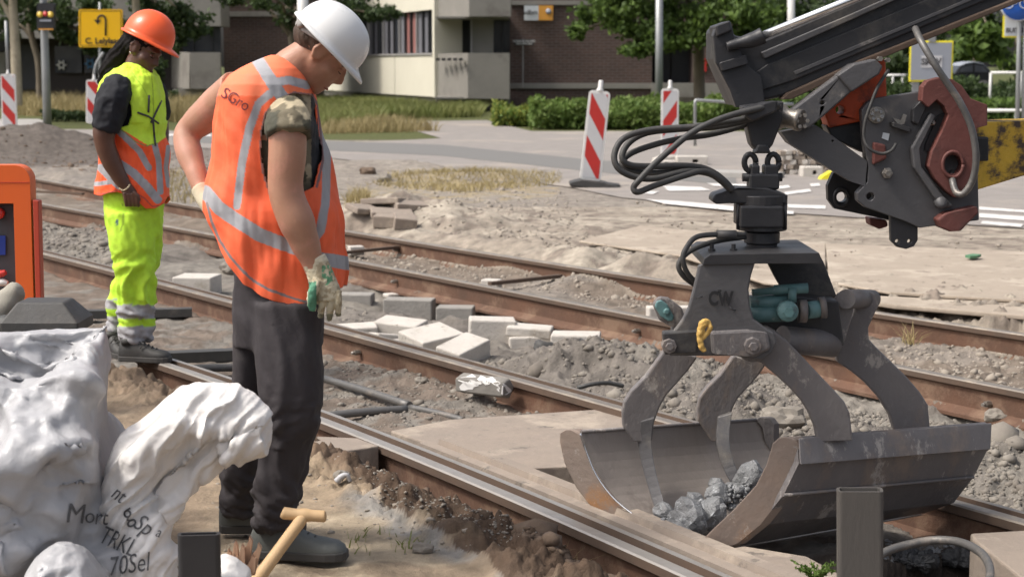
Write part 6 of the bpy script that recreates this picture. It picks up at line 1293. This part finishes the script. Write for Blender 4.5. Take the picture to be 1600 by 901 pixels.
# ================================================================ FOREGROUND
def ridged(V, f, seed=0, st=(1,1,1), o=4):
    s = 0; a = 1
    for i in range(o):
        s = s+a*(1-2.2*np.abs(pn(V[:,0]*f*st[0]*2**i+seed, V[:,1]*f*st[1]*2**i, V[:,2]*f*st[2]*2**i+seed*3))); a *= .5
    return s
def crinkle(o, A, seed=0, n=46, ang=None, spread=3.2, keep=.15, size=1.0):
    """sharp folds like crushed woven plastic: a sum of creases along random lines"""
    g = np.random.default_rng(seed); V = coords(o); N = normals(o); c0 = V.mean(0); P = (V-c0)/size
    wx = .05*fbm(P[:,0]*4+seed, P[:,1]*4, P[:,2]*4, 2); wz = .05*fbm(P[:,0]*4+9+seed, P[:,1]*4, P[:,2]*4, 2)
    X_, Z_, Y_ = P[:,0]+wx, P[:,2]+wz, P[:,1]; h_ = np.zeros(len(V)); lo, hi = P.min(0), P.max(0)
    for i in range(n):
        a = g.uniform(0, math.pi) if ang is None else ang+g.normal(0, spread*.12)
        q = g.uniform(lo, hi); nx, nz = -math.sin(a), math.cos(a); d = (X_-q[0])*nx+(Z_-q[2])*nz+.3*(Y_-q[1])*g.normal()
        t = (X_-q[0])*math.cos(a)+(Z_-q[2])*math.sin(a); L_ = g.uniform(.12, .45)*(1 if i % 3 else .5); W_ = L_*g.uniform(.25, .6)*(.5 if ang is not None else 1)
        win = np.exp(-(t/L_)**4)*np.clip(1-np.abs(d)/W_, 0, 1); h_ += (1 if g.random() < .62 else -.7)*win*W_*2.2*g.uniform(.5, 1)
    k_ = np.clip(np.abs(N[:,1])*1.6, keep, 1); h_ -= h_.mean(); setco(o, V+N*(A*h_*k_*size)[:, None])
# big sack
mb = MB(); rowloft(mb, [(503,108,170,4.95,.03),(507,60,173,4.95,.07),(514,20,174,4.95,.10),(524,-25,174,4.94,.13),(545,-60,173,4.93,.17),(580,-90,171,4.92,.21),(640,-100,168,4.90,.25),(700,-110,168,4.88,.28),(740,-115,177,4.87,.29),(780,-120,200,4.86,.31),(820,-125,222,4.85,.33),(860,-130,236,4.84,.34),(901,-130,244,4.84,.35),(1000,-130,245,4.84,.35)], 200, 170, p=2.6)
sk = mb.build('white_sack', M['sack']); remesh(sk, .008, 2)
def skw(V):
    w_ = .12*fbm(V[:,0]*3, V[:,1]*3, V[:,2]*3, 2); U_ = np.stack([V[:,0]+w_, V[:,1], V[:,2]+w_+.35*V[:,0]], 1)
    return .020*ridged(U_, 2.6, 2, (.8,1,2.0), 4)+.010*ridged(U_, 7, 5, (1.2,1,1), 3)-.012
crinkle(sk, .15, 2, 150); crinkle(sk, .11, 5, 420, None, 3, .15, .42); crinkle(sk, .10, 9, 900, None, 3, .15, .2); tag(sk, 'big crumpled white plastic sack with marker writing at the lower left', 'sack')
# small sack below
mb = MB(); rowloft(mb, [(846,88,112,4.45,.02),(856,72,124,4.45,.06),(870,55,138,4.45,.10),(890,42,150,4.45,.13),(930,30,170,4.45,.16),(1000,25,190,4.45,.18)], 60, 60)
o = mb.build('white_sack', M['sack']); remesh(o, .006, 2); crinkle(o, .12, 12, 90, math.pi/2, 4, .2, .3); crinkle(o, .10, 13, 150, None, 4, .2, .15); tag(o, 'small peaked white plastic sack in front of the big one', 'sack')
# twisted sack
mb = MB()
pxtube(mb, [(398,712,4.78,16),(400,680,4.78,26),(388,655,4.78,40),(350,645,4.78,50),(305,648,4.78,50),(268,672,4.78,46),(238,704,4.77,42),(213,738,4.76,40),(203,770,4.75,38),(207,805,4.75,42),(218,840,4.75,48),(225,880,4.75,52),(228,960,4.75,56)], 40, 8)
pxtube(mb, [(352,700,4.76,26),(380,692,4.76,30),(404,684,4.76,30),(413,682,4.76,32)], 24)
pxtube(mb, [(360,612,4.78,10),(368,640,4.78,30),(372,690,4.77,32),(362,722,4.77,16)], 24); pxtube(mb, [(330,660,4.8,38),(320,700,4.8,34),(285,738,4.8,26),(262,780,4.78,22),(245,830,4.77,24)], 24)
pxtube(mb, [(205,745,4.72,22),(235,705,4.70,20),(290,665,4.70,20),(350,670,4.72,18)], 20)
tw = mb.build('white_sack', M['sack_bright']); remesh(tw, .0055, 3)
def tww(V):
    X, Yp = pjn(V); d = np.array([.62,.0,.78]); 
    q = (V[:,0]*.78-V[:,2]*.62); al = V[:,0]*.62+V[:,2]*.78; up_ = np.clip((690-Yp)/60, 0, 1)
    W_ = np.stack([q+.03*fbm(al*6, q*6, V[:,1]*6, 2), V[:,1]*.5, al*.16], 1)
    n_ = pn(W_[:,0]*17, W_[:,1]*6, W_[:,2]*10); folds = np.clip(1-np.abs(n_)*3, 0, 1)**1.3; n2_ = pn(W_[:,0]*34+5, W_[:,1]*6, W_[:,2]*14); f2_ = np.clip(1-np.abs(n2_)*3, 0, 1)
    return (.024*folds+.008*f2_)*(1-.7*up_)-.004
displace(tw, tww); crinkle(tw, .045, 21, 60, .9, 2.5, .25, .6); crinkle(tw, .10, 22, 260, .95, 2.0, .3, .28); crinkle(tw, .07, 23, 300, None, 3, .3, .16); tag(tw, 'bright white sack twisted and knotted, leaning against the big sack', 'sack')
mb = MB(); rowloft(mb, [(866,345,356,4.42,.02),(874,338,372,4.42,.05),(895,330,392,4.42,.09),(950,320,400,4.42,.1)], 40, 40); o = mb.build('white_sack', M['sack_bright']); remesh(o, .005, 2); crinkle(o, .10, 15, 30, None, 3, .2, .3); tag(o, 'scrap of white sack at the foot of the split wood', 'sack')
for tgt, s, cx, cy, size, rot, sh_, sx in ((sk,'M',118,803,44,4,.1,.9),(sk,'o',140,806,34,0,.1,.9),(sk,'rt',158,808,36,4,.1,.8),(tw,'nt',186,772,34,38,.1,.7),(tw,'g',198,802,42,-30,.1,.9),(tw,'Sp',224,820,38,35,.2,.8),(tw,'a',248,831,24,20,.2,.8),(tw,'TRKL',184,846,40,25,.1,.62),(tw,'70Sel',200,882,42,-8,.3,.72)):
    decal('lettering', tgt, [sk, tw], s, cx, cy, size, rot, M['ink'], sh_, sx, .004)
for k, q in enumerate([[(255,884),(262,888)],[(248,898),(258,896)],[(200,752),(204,757)],[(230,744),(233,746)]]): 
    pass
# rubber feet stacked behind the sack
zt_ = D(70,472,5.45).z; n_ = int(zt_/.085); stp = zt_/n_
for k in range(n_):
    mb = MB(); cx = D(70+((k*37) % 9-4),500,5.5).x; z0 = k*stp; a, b_, h_ = .125, .10, stp*.96
    if k == n_-1: z0 -= .005; h_ = .095
    rr_ = [[Vector((cx-a*.98,5.5-b_,z0)), Vector((cx+a,5.5-b_,z0)), Vector((cx+a,5.5+b_,z0)), Vector((cx-a,5.5+b_,z0))], [Vector((cx-a,5.5-b_,z0+h_*.35)), Vector((cx+a*.98,5.5-b_,z0+h_*.35)), Vector((cx+a,5.5+b_,z0+h_*.35)), Vector((cx-a,5.5+b_,z0+h_*.35))], [Vector((cx-a*.62,5.5-b_*.6,z0+h_)), Vector((cx+a*.55,5.5-b_*.6,z0+h_)), Vector((cx+a*.55,5.5+b_*.6,z0+h_)), Vector((cx-a*.62,5.5+b_*.6,z0+h_))]]
    mb.loft(rr_, 0, False, True); tag(mb.build('rubber_block', M['rubber'], bevel=.006), 'black rubber block topmost of the stack behind the big sack' if k == n_-1 else 'black rubber block hidden lower in the stack behind the sack', 'rubber block', 'black rubber blocks stacked behind the sack')
mb = MB(); pxtube(mb, [(-40,520,5.75,26),(-10,495,5.75,28),(12,472,5.75,24),(26,452,5.75,16),(31,446,5.75,6)], 20); o = mb.build('cloth_roll', M['clothbag']); remesh(o, .008, 2); displace(o, lambda V: .008*fbm(V[:,0]*12, V[:,1]*12, V[:,2]*12, 3)); tag(o, 'grey green cloth roll at the left edge below the orange machine', 'cloth')
mb = MB(); pxtube(mb, [(-60,560,5.7,34),(-60,760,5.7,60),(-60,1000,5.7,70)], 20); pxtube(mb, [(-40,530,5.65,22),(10,510,5.62,20),(24,512,5.62,12)], 16); o = mb.build('dark_bag', M['rubber']); remesh(o, .012, 3); tag(o, 'dark bag under the grey green cloth roll', 'bag')
# orange machine
om = thing('orange_machine', 'orange machine cabinet with dark control panel at the left edge', 'machine', tuple(G(0, 590, 0))); Ym = 7.6; om.location = Vector((D(0,470,Ym).x, Ym, 0)); ORG[om.name] = om.location.copy()
def zb(py): return D(0, py, Ym).z
W0 = D(-320,300,Ym).x; W1 = D(47,300,Ym).x; P_ = lambda px, py: D(px, py, Ym)
out = [P_(-320,258), P_(22,258)]+[P_(22+25*math.sin(a), 283-25*math.cos(a)) for a in np.linspace(.2, math.pi/2, 7)]; bl = Vector((W1, Ym, .05)); out += [Vector((D(49,400,Ym).x, Ym, .05)), Vector((W0, Ym, .05))]
pn_ = [P_(-310,318), P_(21,318), Vector((D(22,400,Ym).x, Ym, .2)), Vector((D(-310,400,Ym).x, Ym, .2))]
mb = MB(); mb.prism(out, (0,.09,0), [pn_]); mb.build('cabinet', M['machine'], om, bevel=.012)
mb = MB(); mb.prism([p+Vector((0,.06,0)) for p in pn_], (0,.03,0)); mb.build('control_panel', mk('panel_dark', (.05,.052,.06), (.06,.062,.07), bump=.05), om)
mb = MB(); mb.prism([P_(51,312), P_(60,314), Vector((D(60,400,Ym).x, Ym, .05)), Vector((D(52,400,Ym).x, Ym, .05))], (0,.06,0)); mb.build('side_rail', M['machine_red'], om, bevel=.004)
mb = MB(); mb.prism([P_(-320,284.5), P_(46,284.5), P_(46,285.7), P_(-320,285.7)], (0,-.002,0)); mb.build('seam', M['machine_red'], om)
mb = MB(); mb.lathe(D(-1,333,Ym+.05), [(0,-.035),(.022,-.03),(.026,-.02),(.026,0),(0,0)], 20, axis=(0,1,0)); mb.build('red_button', M['red_btn'], om)
mb = MB(); mb.prism([D(-30,368,Ym+.055), D(9,368,Ym+.055), D(9,398,Ym+.055), D(-30,398,Ym+.055)], (0,-.004,0)); mb.build('blue_label', M['blue_lbl'], om)
mb = MB(); pxtube(mb, [(-12,430,Ym+.02,5),(0,428,Ym+.02,6),(9,425,Ym+.02,4)], 12); mb.build('red_handle', M['red_btn'], om); mb = MB(); pxtube(mb, [(-8,442,Ym+.02,5),(4,441,Ym+.02,6),(12,443,Ym+.02,4)], 12); mb.build('socket', M['white_pl'], om)
# square tube posts
def tubepost(name, px0, px1, pyt, Y, dep, yaw, lab, mat, wall=.008, tilt=0):
    a, b_ = D(px0, pyt, Y), D(px1, pyt, Y); w_ = b_.x-a.x; c = (a+b_)/2; h_ = c.z+.3; T = Matrix.Translation((c.x, Y+dep/2, c.z)) @ Matrix.Rotation(R(tilt), 4, 'Y') @ Matrix.Rotation(R(yaw), 4, 'Z')
    def rr(w2, d2, r_, z):
        o = []
        for sx, sy, a0 in ((1,1,0),(-1,1,90),(-1,-1,180),(1,-1,270)):
            for k in range(5): an = R(a0+k*22.5); o.append(T @ Vector((sx*(w2-r_)+r_*math.cos(an), sy*(d2-r_)+r_*math.sin(an), z)))
        return o
    o1, o0 = rr(w_/2, dep/2, .012, 0), rr(w_/2, dep/2, .012, -h_); i1, i0 = rr(w_/2-wall, dep/2-wall, .006, 0), rr(w_/2-wall, dep/2-wall, .006, -h_+.01)
    n = len(o1); mb = MB(); fs = []
    for k in range(n):
        k2 = (k+1) % n; fs += [(k,k2,n+k2,n+k),(2*n+k,3*n+k,3*n+k2,2*n+k2),(k,2*n+k,2*n+k2,k2),(n+k,n+k2,3*n+k2,3*n+k)]
    mb.add(o1+o0+i1+i0, fs, 0, False); return tag(mb.build(name, mat), lab, 'post')
postm = mk('tube_steel', (.115,.105,.095), (.09,.083,.077), sc=3, rough=.55, metal=.3, bump=.2, bsc=50, c3=(.17,.14,.115), sc3=3, w3=.56, stretch=(1,1,.3)); postd = mk('tube_steel_dark', (.03,.03,.033), (.042,.041,.043), sc=4, rough=.5, metal=.2, bump=.1)
tubepost('tube_post', 1311, 1382, 768, 4.72, .055, -6, 'grey brown rectangular steel tube standing in front of the grab', postm, tilt=-1.5)
tubepost('tube_post', 276, 342, 836, 4.30, .035, 5, 'black rectangular steel tube standing beside the white sacks', postd)
# spade handle
sp = thing('spade', 'wooden T handle of a spade leaning in front of the worker’s shoe', 'spade', tuple(D(400,905,4.75))); 
mb = MB(); pxtube(mb, [(440,800,4.72,6),(444,801,4.72,10),(462,803,4.72,9.5),(476,804,4.72,11),(490,805,4.72,9.5),(506,806,4.72,9.5),(510,806,4.72,5)], 20); mb.build('cross_handle', M['wood'], sp)
mb = MB(); pxtube(mb, [(475,806,4.72,9),(466,818,4.70,10),(440,853,4.66,10),(402,905,4.6,11),(340,990,4.5,11)], 20); mb.build('shaft', M['wood'], sp)
# split wood
sw = thing('split_wood', 'jagged piece of split pinkish wood beside the spade handle', 'wood', tuple(D(374,896,4.5))); g = np.random.default_rng(8)
for k, (x0, yt, lean_, w_) in enumerate([(360,858,-3,9),(367,845,1,8),(376,850,3,9),(384,838,7,8),(393,849,12,9),(371,866,-6,12),(388,866,8,12)]):
    mb = MB(); yk = 4.5-.012*(k % 3)-.02*(k > 4); plate(mb, [(x0-w_*.5,898),(x0-w_*.6+lean_*.3,yt+22),(x0+lean_-w_*.35,yt+7),(x0+lean_*.9-1,yt),(x0+lean_+1.5,yt+5),(x0+lean_+w_*.35,yt+3+g.uniform(0,6)),(x0+w_*.6+lean_*.4,yt+26),(x0+w_*.55,898)], yk, .02); mb.build('splinter', M['splinter'], sw)
# hose loop
mb = MB(); Yh = 5.25
pxtube(mb, [(1340,905,5.15,6),(1362,878,5.3,7),(1385,861,5.35,7),(1420,850,5.38,7),(1465,843,5.38,7),(1505,848,5.3,7),(1535,865,5.15,7),(1547,890,5.0,7),(1540,915,4.9,7),(1510,935,4.85,7)], 14, 8); o = mb.build('hose_loop', M['greypipe']); tag(o, 'thick grey hose curving in a loop at the bottom right', 'hose')
for px, py, r, lab in ((1430,880,34,'black lump inside the hose loop, left one'),(1500,880,30,'black lump inside the hose loop beside the brown block')):
    c = GH(px, py); bm = bmesh.new(); bmesh.ops.create_icosphere(bm, subdivisions=4, radius=1); rr = r*MP(5.2); mb = MB(); mb.add([tuple(c+Vector((v.co.x*rr, v.co.y*rr*1.2, v.co.z*rr*.5+.02))) for v in bm.verts], [tuple(q.index for q in f.verts) for f in bm.faces]); bm.free()
    o = mb.build('black_lump', mk('wet_black', (.02,.021,.023), (.05,.052,.055), sc=20, rough=.4, bump=1, bsc=50, wear=((.3,.31,.32), .68, 30))); V = coords(o); displace(o, lambda V: .03*fbm(V[:,0]*14, V[:,1]*14, V[:,2]*14, 4, .6)); tag(o, lab, 'lump')
P = scat([(1300,830),(1500,810),(1560,860),(1560,905),(1390,905)], 500); rocks('black_rubble', P, rng.lognormal(-4.8, .5, len(P)), lm, 'black rubble on the floor of the pit', 'rubble')
# weed
wd = thing('weed', 'small green weed growing by the square tube post', 'plant', tuple(G(1275, 897, -.02))); g = np.random.default_rng(3); Vs = []; st = MB(); cw = D(1275, 888, 4.95)
for k in range(26):
    a = g.uniform(0, 6.28); L_ = g.uniform(.03, .085); tip = cw+Vector((math.cos(a)*L_*.9, math.sin(a)*L_*.6, L_*g.uniform(.2, .75)-.02)); b0 = cw+Vector((0,0,-.05)); mid = b0.lerp(tip, .6)+Vector((0,0,.015)); st.tube([b0, mid, tip], .0016, 5)
    for j in range(16):
        t_ = g.uniform(.3, 1); p = (b0.lerp(mid, t_/.6) if t_ < .6 else mid.lerp(tip, (t_-.6)/.4)); v = g.normal(size=3); v /= np.linalg.norm(v); w_ = np.cross(v, g.normal(size=3)); w_ /= np.linalg.norm(w_); s = g.uniform(.007, .014); p = np.array(p)
        Vs.append([p-v*s*.3, p+w_*s*.4, p+v*s, p-w_*s*.4])
V = np.array(Vs); n = len(V); npmesh('leaves', V.reshape(-1, 3), np.arange(n*4).reshape(n, 4), [M['leaf_lt']], wd); st.build('stems', M['leaf_lt'], wd)
# little dry weed between the rails
blades('dry_weed', [tuple(GH(1420, 538)+Vector((rng.normal(0,.02), rng.normal(0,.02), 0))) for _ in range(24)], .12, .008, M['dry'], 'small dry weed between the rusty rails right of the grab', 'plant', .7, None)
# rag and chips near the sleeper
mb = MB(); pxtube(mb, [(526,752,GH(535,756).y,6),(534,744,GH(535,756).y,5),(542,742,GH(535,756).y,4),(547,752,GH(535,756).y,3)], 10); o = mb.build('white_scrap', M['sack']); tag(o, 'curled white scrap lying at the sleeper end', 'scrap')
